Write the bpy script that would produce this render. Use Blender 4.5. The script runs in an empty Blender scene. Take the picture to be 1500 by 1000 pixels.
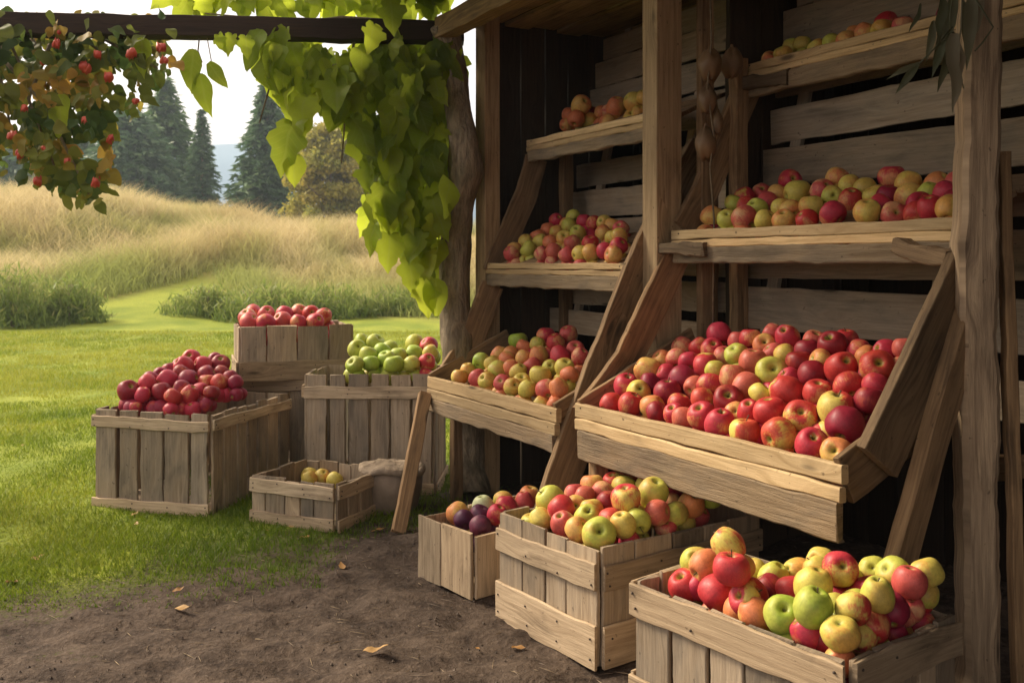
import bpy, math, random
import numpy as np
from mathutils import Vector, Matrix, noise as mnoise

random.seed(7)
RNG = np.random.default_rng(7)
scene = bpy.context.scene
COL = scene.collection
R = math.radians

# ------------------------------------------------------------------ camera
F = 1400.0            # focal length in photo pixels (photo 1500 wide)
EYE = 0.95            # camera height
cam_d = bpy.data.cameras.new("camera")
cam_d.sensor_width = 36.0
cam_d.lens = 36.0 * F / 1500.0
cam_d.shift_y = -115.0 / 1500.0
cam_d.clip_start = 0.05
cam_d.clip_end = 20000
cam_d.dof.use_dof = True
cam_d.dof.focus_distance = 2.6
cam_d.dof.aperture_fstop = 9.0
cam = bpy.data.objects.new("camera", cam_d)
cam.location = (0, 0, EYE)
cam.rotation_euler = (R(90), 0, 0)
COL.objects.link(cam)
scene.camera = cam

# ------------------------------------------------------------------ light
SUN_EL, SUN_AZ = R(40), R(-62)          # azimuth from +Y towards +X
SUN_DIR = Vector((math.sin(SUN_AZ) * math.cos(SUN_EL), math.cos(SUN_AZ) * math.cos(SUN_EL), math.sin(SUN_EL)))
world = bpy.data.worlds.new("World")
scene.world = world
world.use_nodes = True
wt = world.node_tree
for n in list(wt.nodes):
    wt.nodes.remove(n)
w_out = wt.nodes.new("ShaderNodeOutputWorld")
w_bg = wt.nodes.new("ShaderNodeBackground")
w_sky = wt.nodes.new("ShaderNodeTexSky")
w_sky.sky_type = 'NISHITA'
w_sky.sun_disc = False
w_sky.sun_elevation = SUN_EL
w_sky.sun_rotation = SUN_AZ
w_sky.air_density = 1.0
w_sky.dust_density = 4.0
w_sky.ozone_density = 1.0
w_bg.inputs["Strength"].default_value = 0.085
# thin warm cloud over the blue sky
w_tc = wt.nodes.new("ShaderNodeTexCoord")
w_noise = wt.nodes.new("ShaderNodeTexNoise")
w_noise.inputs["Scale"].default_value = 2.2
w_noise.inputs["Detail"].default_value = 5
w_map = wt.nodes.new("ShaderNodeMapRange")
w_map.inputs["From Min"].default_value = 0.35
w_map.inputs["From Max"].default_value = 0.65
w_map.inputs["To Min"].default_value = 0.62
w_map.inputs["To Max"].default_value = 0.92
w_mix = wt.nodes.new("ShaderNodeMix")
w_mix.data_type = 'RGBA'
w_ramp = wt.nodes.new("ShaderNodeValToRGB")
w_ramp.color_ramp.elements[0].position = 0.36; w_ramp.color_ramp.elements[0].color = (0.70, 0.60, 0.56, 1)
w_ramp.color_ramp.elements[1].position = 0.64; w_ramp.color_ramp.elements[1].color = (1.0, 0.88, 0.76, 1)
w_noise2 = wt.nodes.new("ShaderNodeTexNoise")
w_noise2.inputs["Scale"].default_value = 3.5
w_noise2.inputs["Detail"].default_value = 7
w_sc = wt.nodes.new("ShaderNodeVectorMath"); w_sc.operation = 'SCALE'; w_sc.inputs["Scale"].default_value = 7.6
wt.links.new(w_noise2.outputs["Fac"], w_ramp.inputs["Fac"])
wt.links.new(w_ramp.outputs["Color"], w_sc.inputs[0])
wt.links.new(w_sc.outputs[0], w_mix.inputs["B"])
wt.links.new(w_tc.outputs["Generated"], w_noise.inputs["Vector"])
wt.links.new(w_tc.outputs["Generated"], w_noise2.inputs["Vector"])
wt.links.new(w_noise.outputs["Fac"], w_map.inputs["Value"])
wt.links.new(w_map.outputs["Result"], w_mix.inputs["Factor"])
wt.links.new(w_sky.outputs["Color"], w_mix.inputs["A"])
wt.links.new(w_mix.outputs["Result"], w_bg.inputs["Color"])
wt.links.new(w_bg.outputs["Background"], w_out.inputs["Surface"])

sun_d = bpy.data.lights.new("sun", 'SUN')
sun_d.energy = 2.7
sun_d.angle = R(20)
sun_d.color = (1.0, 0.86, 0.66)
sun = bpy.data.objects.new("sun", sun_d)
sun.rotation_euler = (-SUN_DIR).to_track_quat('-Z', 'Y').to_euler()
sun.location = SUN_DIR * 60
COL.objects.link(sun)

HAZE = 0.0014
scene.view_settings.view_transform = 'Standard'
scene.view_settings.look = 'None'
scene.view_settings.exposure = 1.45
scene.view_settings.gamma = 1.0
scene.view_settings.use_curve_mapping = False
scene.render.engine = 'CYCLES'
scene.cycles.use_denoising = True
scene.cycles.max_bounces = 8
scene.cycles.transparent_max_bounces = 8
scene.cycles.sample_clamp_indirect = 8

# ------------------------------------------------------------------ frames
DX, DY = 0.487, -0.874        # along the stands, towards the camera
EX, EY = 0.874, 0.487         # into the shed


def S(l, a, z=0.0):
    return Vector((-0.323 + DX * l + EX * a, 3.77 + DY * l + EY * a, z))


L_DIR = Vector((DX, DY, 0))
E_DIR = Vector((EX, EY, 0))


def P(px, py, Y):             # point at distance Y seen at photo pixel px, py
    return Vector(((px - 750) / F * Y, Y, EYE - (py - 385) / F * Y))


def G(px, py, z=0.0):
    Y = F * (EYE - z) / (py - 385)
    return Vector(((px - 750) / F * Y, Y, z))


# ------------------------------------------------------------------ helpers
def tag(o, label=None, cat=None, group=None, kind=None):
    if label: o["label"] = label
    if cat: o["category"] = cat
    if group: o["group"] = group
    if kind: o["kind"] = kind
    return o


def empty(name, loc=(0, 0, 0), rz=0.0, label=None, cat=None, group=None):
    o = bpy.data.objects.new(name, None)
    o.empty_display_size = 0.1
    o.location = loc
    o.rotation_euler = (0, 0, rz)
    COL.objects.link(o)
    return tag(o, label, cat, group)


def link_mesh(name, me, mats, parent=None):
    o = bpy.data.objects.new(name, me)
    for m in (mats if isinstance(mats, (list, tuple)) else [mats]):
        me.materials.append(m)
    COL.objects.link(o)
    if parent is not None:
        o.parent = parent
    return o


class MB:
    """collects boards, tubes and lathes into one mesh with a grain attribute"""

    def __init__(self):
        self.v, self.f, self.g, self.smooth, self.nail_from = [], [], [], [], None

    def face(self, idx, gs, smooth=False):
        self.f.append(idx); self.g.extend(gs); self.smooth.append(smooth)

    def board(self, pts, W, width, thick, jit=0.0022, seg=0.05, ch=0.002, bow=0.0, taper=None, endj=0.003):
        """plank along a polyline; W = direction across its width"""
        pts = [Vector(p) for p in pts]
        W = Vector(W).normalized()
        ln = sum((b - a).length for a, b in zip(pts, pts[1:]))
        n = max(2, int(ln / seg))
        cum = [0]
        for a, b in zip(pts, pts[1:]): cum.append(cum[-1] + (b - a).length)

        def at(s):
            s = min(max(s, 0), cum[-1])
            for i in range(len(pts) - 1):
                if s <= cum[i + 1] + 1e-9:
                    return pts[i].lerp(pts[i + 1], (s - cum[i]) / max(1e-9, cum[i + 1] - cum[i]))
            return pts[-1]
        rnd = random.random()
        s0 = random.random() * 3
        o1, o2, o3 = random.random() * 50, random.random() * 50, random.random() * 50
        base = len(self.v)
        coords = []
        for i in range(n + 1):
            s = ln * i / n
            c = at(s)
            ax = (at(min(ln, s + 0.01)) - at(max(0, s - 0.01))).normalized()
            T = ax.cross(W).normalized()
            Wd = T.cross(ax).normalized()
            if Wd.dot(W) < 0: Wd = -Wd
            k = 1.0 if taper is None else taper(s / ln)
            hw, ht = width / 2 * k, thick / 2
            j1 = jit * (mnoise.noise((s * 9, o1, 0)) * 1.6 + mnoise.noise((s * 40, o1, 3)) * 0.9)
            j2 = jit * (mnoise.noise((s * 9, o2, 0)) * 1.6 + mnoise.noise((s * 40, o2, 3)) * 0.9)
            jt = jit * 0.4 * mnoise.noise((s * 7, o3, 0))
            bw = bow * math.sin(math.pi * s / ln)
            c = c + T * (bw + jt)
            for (wv, tv) in ((-hw - j1, -ht + ch), (-hw - j1, ht - ch), (-hw - j1 + ch, ht), (hw + j2 - ch, ht), (hw + j2, ht - ch), (hw + j2, -ht + ch), (hw + j2 - ch, -ht), (-hw - j1 + ch, -ht)):
                e = 0.0
                if i == 0: e = random.uniform(0, endj)
                if i == n: e = -random.uniform(0, endj)
                self.v.append(c + Wd * wv + T * tv + ax * e)
                coords.append((s + s0, wv, tv))
        for i in range(n):
            for k in range(8):
                a = base + i * 8 + k; b = base + i * 8 + (k + 1) % 8
                c = base + (i + 1) * 8 + (k + 1) % 8; d = base + (i + 1) * 8 + k
                gs = []
                for q in (a, b, c, d):
                    cc = coords[q - base]
                    gs.append((cc[0], cc[1] + cc[2] * 1.0, rnd))
                self.face((a, b, c, d), gs)
        for i, order in ((0, range(7, -1, -1)), (n, range(8))):
            idx = [base + i * 8 + k for k in order]
            self.face(idx, [(coords[q - base][2] * 1.0 + s0 + 1, coords[q - base][1], rnd) for q in idx])
        return self

    def tube(self, pts, radii, seg=10, jit=0.0, cap=True, freq=8.0):
        pts = [Vector(p) for p in pts]
        base = len(self.v); n = len(pts); rnd = random.random(); o = random.random() * 60
        s = 0.0
        up = None
        for i, p in enumerate(pts):
            ax = (pts[min(i + 1, n - 1)] - pts[max(i - 1, 0)]).normalized()
            if up is None:
                up = ax.orthogonal().normalized()
            up = (up - ax * up.dot(ax)).normalized()
            sd = ax.cross(up)
            if i: s += (pts[i] - pts[i - 1]).length
            for k in range(seg):
                t = 2 * math.pi * k / seg
                d = up * math.cos(t) + sd * math.sin(t)
                r = radii[i] * (1 + jit * mnoise.noise((d.x * 2 + o, d.y * 2 + s * freq, d.z * 2 + s * freq)))
                self.v.append(p + d * r)
        for i in range(n - 1):
            for k in range(seg):
                a = base + i * seg + k; b = base + i * seg + (k + 1) % seg
                gs = [(i * .1, k / seg * .2, rnd), (i * .1, (k + 1) / seg * .2, rnd), ((i + 1) * .1, (k + 1) / seg * .2, rnd), ((i + 1) * .1, k / seg * .2, rnd)]
                self.face((a, b, b + seg, a + seg), gs, True)
        if cap:
            self.face([base + k for k in range(seg - 1, -1, -1)], [(0, 0, rnd)] * seg)
            self.face([base + (n - 1) * seg + k for k in range(seg)], [(0, 0, rnd)] * seg)
        return self

    def nails(self, pts, nrm, r=.0026):
        # iron nail heads, always added last
        if self.nail_from is None: self.nail_from = len(self.f)
        nrm = Vector(nrm).normalized(); a = nrm.orthogonal().normalized(); b = nrm.cross(a)
        for p in pts:
            if random.random() < .25: continue
            p = Vector(p) + a * random.uniform(-.006, .006) + b * random.uniform(-.006, .006); base = len(self.v)
            for h, k in ((-.002, 1), (.0012, 1), (.002, .5)):
                for q in range(7):
                    t = q * 6.283 / 7
                    self.v.append(p + nrm * h + (a * math.cos(t) + b * math.sin(t)) * r * k)
            for lv in range(2):
                for q in range(7):
                    self.face((base + lv * 7 + q, base + lv * 7 + (q + 1) % 7, base + lv * 7 + 7 + (q + 1) % 7, base + lv * 7 + 7 + q), [(0, 0, 0)] * 4)
            self.face([base + 14 + q for q in range(7)], [(0, 0, 0)] * 7)
        return self

    def lathe(self, prof, c=(0, 0, 0), seg=28, jit=0.0):
        c = Vector(c); base = len(self.v); rnd = random.random(); o = random.random() * 60
        for (r, z) in prof:
            for k in range(seg):
                t = 2 * math.pi * k / seg
                rr = r * (1 + jit * mnoise.noise((math.cos(t) * 2 + o, math.sin(t) * 2, z * 12)))
                zz = z + jit * .25 * mnoise.noise((math.cos(t) * 2, math.sin(t) * 2 + o, 5)) * (r > .01)
                self.v.append(c + Vector((rr * math.cos(t), rr * math.sin(t), zz)))
        for i in range(len(prof) - 1):
            for k in range(seg):
                a = base + i * seg + k; b = base + i * seg + (k + 1) % seg
                self.face((a, b, b + seg, a + seg), [(k / seg, prof[i][1], rnd)] * 2 + [(k / seg, prof[i + 1][1], rnd)] * 2, True)
        return self

    def build(self, name, m, parent=None, inv=None):
        me = bpy.data.meshes.new(name)
        vs = [tuple(inv @ v) for v in self.v] if inv is not None else [tuple(v) for v in self.v]
        me.from_pydata(vs, [], [tuple(f) for f in self.f])
        at = me.attributes.new("g", 'FLOAT_VECTOR', 'CORNER')
        at.data.foreach_set("vector", np.array(self.g, dtype=np.float32).ravel())
        me.polygons.foreach_set("use_smooth", np.array(self.smooth, dtype=bool))
        if self.nail_from is not None:
            mi = np.zeros(len(self.f), dtype=np.int32); mi[self.nail_from:] = 1
            o = link_mesh(name, me, [m, M_IRON], parent)
            me.polygons.foreach_set("material_index", mi); me.update()
            return o
        me.update()
        return link_mesh(name, me, m, parent)


def inv_of(o):
    return (Matrix.Translation(o.location) @ o.rotation_euler.to_matrix().to_4x4()).inverted()


def np_mesh(name, V, k, gattr, m, parent=None, smooth=False, kpoly=None):
    """V: (n*k,3) vertices, every k of them one polygon; gattr: (n*k,3)"""
    n = len(V) // k
    me = bpy.data.meshes.new(name)
    me.vertices.add(len(V)); me.vertices.foreach_set("co", V.astype(np.float32).ravel())
    me.loops.add(len(V)); me.loops.foreach_set("vertex_index", np.arange(len(V), dtype=np.int32))
    me.polygons.add(n)
    me.polygons.foreach_set("loop_start", np.arange(0, n * k, k, dtype=np.int32))
    me.polygons.foreach_set("loop_total", np.full(n, k, dtype=np.int32))
    at = me.attributes.new("g", 'FLOAT_VECTOR', 'POINT')
    at.data.foreach_set("vector", gattr.astype(np.float32).ravel())
    me.update(calc_edges=True)
    me.validate()
    return link_mesh(name, me, m, parent)


# ------------------------------------------------------------------ materials
def new_mat(name):
    m = bpy.data.materials.new(name)
    m.use_nodes = True
    nt = m.node_tree
    b = nt.nodes["Principled BSDF"]
    return m, nt, b


def N(nt, t, **kw):
    n = nt.nodes.new(t)
    for k, v in kw.items():
        if k in n.inputs: n.inputs[k].default_value = v
        else: setattr(n, k, v)
    return n


def mixc(nt, fac, a, b, blend='MIX'):
    n = nt.nodes.new("ShaderNodeMix"); n.data_type = 'RGBA'; n.blend_type = blend
    for key, val in (("Factor", fac), ("A", a), ("B", b)):
        s = n.inputs[key] if key != "Factor" else n.inputs[0]
        if key == "A": s = n.inputs[6]
        if key == "B": s = n.inputs[7]
        if hasattr(val, "links") or isinstance(val, bpy.types.NodeSocket): nt.links.new(val, s)
        elif key == "Factor": s.default_value = val
        else: s.default_value = (*val, 1) if len(val) == 3 else val
    return n.outputs[2]


def mapr(nt, val, a, b, c=0.0, d=1.0, smooth=False):
    n = nt.nodes.new("ShaderNodeMapRange")
    if smooth: n.interpolation_type = 'SMOOTHSTEP'
    nt.links.new(val, n.inputs["Value"])
    for k, v in (("From Min", a), ("From Max", b), ("To Min", c), ("To Max", d)): n.inputs[k].default_value = v
    return n.outputs["Result"]


def math_n(nt, op, a, b=None):
    n = nt.nodes.new("ShaderNodeMath"); n.operation = op
    for i, x in enumerate((a, b)):
        if x is None: continue
        if isinstance(x, bpy.types.NodeSocket): nt.links.new(x, n.inputs[i])
        else: n.inputs[i].default_value = x
    return n.outputs[0]


def vmul(nt, vec, s):
    n = nt.nodes.new("ShaderNodeVectorMath"); n.operation = 'MULTIPLY'
    nt.links.new(vec, n.inputs[0]); n.inputs[1].default_value = s
    return n.outputs[0]


def noise_n(nt, vec, scale=1.0, detail=4.0, rough=0.55, dist=0.0):
    n = N(nt, "ShaderNodeTexNoise", Scale=scale, Detail=detail, Roughness=rough, Distortion=dist)
    if vec is not None: nt.links.new(vec, n.inputs["Vector"])
    return n.outputs["Fac"]


def wood(name, light, dark, stain=(0.05, 0.035, 0.022), stain_amt=0.6, bump=0.5, grey=None):
    m, nt, b = new_mat(name)
    at = N(nt, "ShaderNodeAttribute", attribute_name="g")
    g = at.outputs["Vector"]
    sep = N(nt, "ShaderNodeSeparateXYZ"); nt.links.new(g, sep.inputs[0])
    kv = N(nt, "ShaderNodeTexVoronoi", Scale=1.0); nt.links.new(vmul(nt, g, (3.4, 13, 37)), kv.inputs["Vector"])
    kd = kv.outputs["Distance"]
    ks = N(nt, "ShaderNodeSeparateColor"); nt.links.new(kv.outputs["Color"], ks.inputs[0])
    kd = math_n(nt, 'ADD', kd, mapr(nt, ks.outputs[0], .45, .55, .6, 0))
    cb_ = N(nt, "ShaderNodeCombineXYZ"); nt.links.new(mapr(nt, kd, 0.0, 0.5, 0.035, 0.0, True), cb_.inputs[1])
    ad = N(nt, "ShaderNodeVectorMath"); ad.operation = 'ADD'; nt.links.new(g, ad.inputs[0]); nt.links.new(cb_.outputs[0], ad.inputs[1])
    g2 = ad.outputs[0]
    streak = noise_n(nt, vmul(nt, g2, (5, 95, 37)), 1, 6, 0.62, 0.6)
    fine = noise_n(nt, vmul(nt, g, (22, 420, 91)), 1, 3, 0.6)
    blot = noise_n(nt, vmul(nt, g, (4.5, 13, 23)), 1, 5, 0.6, 0.4)
    speck = noise_n(nt, vmul(nt, g, (60, 90, 51)), 1, 2, 0.5)
    c = mixc(nt, mapr(nt, streak, 0.34, 0.66), dark, light)
    if grey:
        c = mixc(nt, mapr(nt, blot, 0.42, 0.62, 0, .8), c, grey)
    c = mixc(nt, mapr(nt, fine, 0.3, 0.7, 0.0, 0.35), c, dark)
    st = math_n(nt, 'MULTIPLY', mapr(nt, blot, 0.47, 0.68, 0, stain_amt, True), mapr(nt, streak, 0.65, 0.3, .35, 1))
    c = mixc(nt, st, c, stain)
    c = mixc(nt, mapr(nt, speck, 0.68, 0.76, 0, 0.6, True), c, stain)
    c = mixc(nt, mapr(nt, kd, 0.15, 0.05, 0, .8, True), c, stain)
    crk = mapr(nt, streak, 0.30, 0.26, 0, .85, True)
    c = mixc(nt, crk, c, tuple(x * .5 for x in stain))
    tone = mapr(nt, sep.outputs["Z"], 0, 1, 0.60, 1.22)
    hz = math_n(nt, 'FRACT', math_n(nt, 'MULTIPLY', sep.outputs["Z"], 7.7))
    c = mixc(nt, mapr(nt, hz, 0, 1, 0, .55), c, mixc(nt, 1.0, c, (1.05, .94, .80), 'MULTIPLY'))
    tn = nt.nodes.new("ShaderNodeVectorMath"); tn.operation = 'SCALE'
    nt.links.new(c, tn.inputs[0]); nt.links.new(tone, tn.inputs["Scale"])
    nt.links.new(tn.outputs[0], b.inputs["Base Color"])
    b.inputs["Roughness"].default_value = 0.82
    b.inputs["Specular IOR Level"].default_value = 0.25
    h = math_n(nt, 'ADD', math_n(nt, 'MULTIPLY', streak, 0.8), math_n(nt, 'MULTIPLY', fine, 0.4))
    bp = N(nt, "ShaderNodeBump", Strength=bump, Distance=0.004)
    nt.links.new(h, bp.inputs["Height"]); nt.links.new(bp.outputs[0], b.inputs["Normal"])
    return m


M_CRATE = wood("crate_wood", (0.44, 0.345, 0.24), (0.24, 0.18, 0.12), grey=(0.35, 0.29, 0.22))
M_BAND = wood("crate_band_wood", (0.57, 0.445, 0.30), (0.34, 0.25, 0.16), stain_amt=0.55)
M_PALE = wood("pale_shelf_wood", (0.68, 0.50, 0.28), (0.45, 0.31, 0.155), stain_amt=0.4)
M_STAND = wood("stand_wood", (0.36, 0.235, 0.125), (0.17, 0.105, 0.055), stain_amt=0.7)
M_ROUGH = wood("rough_old_wood", (0.30, 0.215, 0.13), (0.12, 0.08, 0.048), stain_amt=0.8, bump=1.0)
M_SUPPORT = wood("rough_grey_support_wood", (0.46, 0.345, 0.215), (0.24, 0.17, 0.10), stain_amt=0.65, bump=1.2, grey=(0.38, 0.30, 0.21))
M_SLAT = wood("grey_slat_wood", (0.46, 0.365, 0.26), (0.27, 0.205, 0.14), stain_amt=0.55, grey=(0.40, 0.34, 0.26))
M_POST = wood("post_wood", (0.42, 0.305, 0.175), (0.24, 0.165, 0.09), stain_amt=0.45)
M_OLDPOST = wood("weathered_post_wood", (0.46, 0.34, 0.22), (0.20, 0.14, 0.09), stain_amt=0.7, bump=0.9)
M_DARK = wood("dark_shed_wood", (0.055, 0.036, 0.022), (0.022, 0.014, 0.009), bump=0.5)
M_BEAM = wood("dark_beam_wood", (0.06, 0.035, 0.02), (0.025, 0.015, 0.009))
M_EAVE = wood("eave_wood", (0.38, 0.26, 0.11), (0.18, 0.115, 0.05), stain_amt=0.7)


def bark_mat():
    m, nt, b = new_mat("bark")
    tc = N(nt, "ShaderNodeTexCoord")
    v = vmul(nt, tc.outputs["Object"], (1, 1, 0.28))
    n1 = noise_n(nt, v, 45, 6, 0.65, 0.5)
    n2 = noise_n(nt, tc.outputs["Object"], 6, 4, 0.6)
    c = mixc(nt, mapr(nt, n1, 0.3, 0.7), (0.12, 0.088, 0.055), (0.42, 0.325, 0.21))
    c = mixc(nt, mapr(nt, n2, 0.48, 0.7, 0, 0.5), c, (0.16, 0.15, 0.07))
    nt.links.new(c, b.inputs["Base Color"])
    b.inputs["Roughness"].default_value = 0.9
    bp = N(nt, "ShaderNodeBump", Strength=1.0, Distance=0.03)
    nt.links.new(n1, bp.inputs["Height"]); nt.links.new(bp.outputs[0], b.inputs["Normal"])
    return m


M_BARK = bark_mat()


def leaf_mat(name, c1, c2, c3, trans=0.5, veins=False, patch=None):
    """g = (across -1..1, along 0..1, random)"""
    m, nt, b = new_mat(name)
    at = N(nt, "ShaderNodeAttribute", attribute_name="g")
    sep = N(nt, "ShaderNodeSeparateXYZ"); nt.links.new(at.outputs["Vector"], sep.inputs[0])
    rn = sep.outputs["Z"]
    c = mixc(nt, mapr(nt, rn, 0.0, 0.55), c1, c2)
    c = mixc(nt, mapr(nt, rn, 0.6, 1.0), c, c3)
    if patch:
        geo = N(nt, "ShaderNodeNewGeometry")
        pn = noise_n(nt, geo.outputs["Position"], patch[0], 3, 0.5)
        c = mixc(nt, mapr(nt, pn, 0.42, 0.6, 0, patch[2]), c, patch[1])
    if veins:
        ax = math_n(nt, 'ABSOLUTE', sep.outputs["X"])
        mid = mapr(nt, ax, 0.012, 0.04, 1, 0, True)
        ph = math_n(nt, 'SUBTRACT', math_n(nt, 'MULTIPLY', sep.outputs["Y"], 6.5), math_n(nt, 'MULTIPLY', ax, 5.0))
        fr = math_n(nt, 'ABSOLUTE', math_n(nt, 'SUBTRACT', math_n(nt, 'FRACT', ph), 0.5))
        side = mapr(nt, fr, 0.03, 0.1, 0.75, 0, True)
        vn = math_n(nt, 'MAXIMUM', mid, side)
        vv = N(nt, "ShaderNodeNewGeometry")
        bl = noise_n(nt, vv.outputs["Position"], 22, 4, 0.6)
        c = mixc(nt, mapr(nt, bl, 0.4, 0.72, 0, 0.45), c, (0.20, 0.19, 0.03))
        c = mixc(nt, math_n(nt, 'MULTIPLY', vn, 0.35), c, (0.30, 0.34, 0.10))
        bp = N(nt, "ShaderNodeBump", Strength=0.4, Distance=0.004)
        nt.links.new(math_n(nt, 'SUBTRACT', bl, math_n(nt, 'MULTIPLY', vn, .6)), bp.inputs["Height"]); nt.links.new(bp.outputs[0], b.inputs["Normal"])
    nt.links.new(c, b.inputs["Base Color"])
    b.inputs["Roughness"].default_value = 0.55
    b.inputs["Specular IOR Level"].default_value = 0.25
    tr = N(nt, "ShaderNodeBsdfTranslucent")
    cc = mixc(nt, 0.5, c, (0.74, 0.83, 0.075), 'MIX') if veins else c
    nt.links.new(cc, tr.inputs["Color"])
    ms = N(nt, "ShaderNodeMixShader"); ms.inputs[0].default_value = trans
    nt.links.new(b.outputs[0], ms.inputs[1]); nt.links.new(tr.outputs[0], ms.inputs[2])
    nt.links.new(ms.outputs[0], nt.nodes["Material Output"].inputs["Surface"])
    return m


M_VINE = leaf_mat("vine_leaf", (0.06, 0.12, 0.014), (0.21, 0.30, 0.018), (0.39, 0.44, 0.033), 0.68, True)
M_ROSELEAF = leaf_mat("rose_leaf", (0.06, 0.10, 0.025), (0.18, 0.19, 0.03), (0.42, 0.24, 0.05), 0.55)
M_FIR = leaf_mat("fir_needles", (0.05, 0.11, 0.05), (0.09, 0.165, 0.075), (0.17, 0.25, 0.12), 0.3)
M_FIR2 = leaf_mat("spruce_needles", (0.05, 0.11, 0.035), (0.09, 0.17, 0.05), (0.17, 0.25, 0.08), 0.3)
M_YELLOWTREE = leaf_mat("autumn_leaves", (0.22, 0.24, 0.045), (0.38, 0.34, 0.06), (0.52, 0.42, 0.09), 0.45)
M_BUSH = leaf_mat("bush_leaves", (0.13, 0.20, 0.04), (0.22, 0.28, 0.06), (0.40, 0.38, 0.14), 0.5)
M_GRASS = leaf_mat("lawn_blades", (0.10, 0.16, 0.012), (0.19, 0.25, 0.018), (0.32, 0.33, 0.04), 0.45)


def meadow_mat():
    m, nt, b = new_mat("meadow_blades")
    at = N(nt, "ShaderNodeAttribute", attribute_name="g")
    sep = N(nt, "ShaderNodeSeparateXYZ"); nt.links.new(at.outputs["Vector"], sep.inputs[0])
    geo = N(nt, "ShaderNodeNewGeometry")
    pn = noise_n(nt, geo.outputs["Position"], 0.42, 3, 0.55)
    tip = mixc(nt, sep.outputs["Z"], (0.52, 0.42, 0.20), (0.70, 0.59, 0.34))
    tip = mixc(nt, mapr(nt, pn, 0.5, 0.66, 0, .75), tip, (0.34, 0.36, 0.09))
    c = mixc(nt, mapr(nt, sep.outputs["Y"], 0.0, 0.55), (0.30, 0.32, 0.08), tip)
    c = mixc(nt, sep.outputs["X"], c, (0.33, 0.38, 0.10))
    nt.links.new(c, b.inputs["Base Color"]); b.inputs["Roughness"].default_value = 0.8
    b.inputs["Specular IOR Level"].default_value = 0.1
    tr = N(nt, "ShaderNodeBsdfTranslucent"); nt.links.new(c, tr.inputs["Color"])
    ms = N(nt, "ShaderNodeMixShader"); ms.inputs[0].default_value = 0.4
    nt.links.new(b.outputs[0], ms.inputs[1]); nt.links.new(tr.outputs[0], ms.inputs[2])
    nt.links.new(ms.outputs[0], nt.nodes["Material Output"].inputs["Surface"])
    return m


M_MEADOW = meadow_mat()


def ground_mat():
    """attribute g.x = how much bare soil, g.y = how much meadow"""
    m, nt, b = new_mat("ground")
    at = N(nt, "ShaderNodeAttribute", attribute_name="g")
    sep = N(nt, "ShaderNodeSeparateXYZ"); nt.links.new(at.outputs["Vector"], sep.inputs[0])
    geo = N(nt, "ShaderNodeNewGeometry"); pos = geo.outputs["Position"]
    n1 = noise_n(nt, vmul(nt, pos, (1, 1.6, 1)), 7, 6, 0.62, 0.5)
    n2 = noise_n(nt, pos, 60, 4, 0.65)
    n3 = noise_n(nt, pos, 1.3, 4, 0.55)
    soil = mixc(nt, mapr(nt, n1, 0.32, 0.68), (0.034, 0.023, 0.017), (0.098, 0.070, 0.051))
    soil = mixc(nt, mapr(nt, n2, 0.5, 0.75, 0, 0.6), soil, (0.165, 0.122, 0.092))
    soil = mixc(nt, mapr(nt, n2, 0.42, 0.3, 0, 0.7), soil, (0.016, 0.011, 0.008))
    grass = mixc(nt, mapr(nt, n3, 0.35, 0.65), (0.16, 0.21, 0.02), (0.30, 0.33, 0.04))
    grass = mixc(nt, mapr(nt, n2, 0.35, 0.7, 0, 0.5), grass, (0.05, 0.085, 0.012))
    mead = mixc(nt, mapr(nt, n3, 0.35, 0.65), (0.34, 0.27, 0.09), (0.20, 0.20, 0.045))
    c = mixc(nt, sep.outputs["Y"], grass, mead)
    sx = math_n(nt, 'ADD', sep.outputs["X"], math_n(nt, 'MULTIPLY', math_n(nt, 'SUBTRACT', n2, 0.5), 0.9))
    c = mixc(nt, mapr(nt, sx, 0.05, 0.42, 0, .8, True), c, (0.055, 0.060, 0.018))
    c = mixc(nt, mapr(nt, sx, 0.38, 0.72, 0, 1, True), c, soil)
    nt.links.new(c, b.inputs["Base Color"])
    b.inputs["Roughness"].default_value = 0.92
    b.inputs["Specular IOR Level"].default_value = 0.15
    bp = N(nt, "ShaderNodeBump", Strength=0.8, Distance=0.02)
    nt.links.new(math_n(nt, 'ADD', n1, math_n(nt, 'MULTIPLY', n2, 0.5)), bp.inputs["Height"])
    nt.links.new(bp.outputs[0], b.inputs["Normal"])
    return m


M_GROUND = ground_mat()


def plain(name, c1, c2, scale=8, rough=0.8, bump=0.3, dist=0.01):
    m, nt, b = new_mat(name)
    tc = N(nt, "ShaderNodeTexCoord")
    n1 = noise_n(nt, tc.outputs["Object"], scale, 5, 0.6)
    nt.links.new(mixc(nt, mapr(nt, n1, 0.3, 0.7), c1, c2), b.inputs["Base Color"])
    b.inputs["Roughness"].default_value = rough
    bp = N(nt, "ShaderNodeBump", Strength=bump, Distance=dist)
    nt.links.new(n1, bp.inputs["Height"]); nt.links.new(bp.outputs[0], b.inputs["Normal"])
    return m


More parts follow.
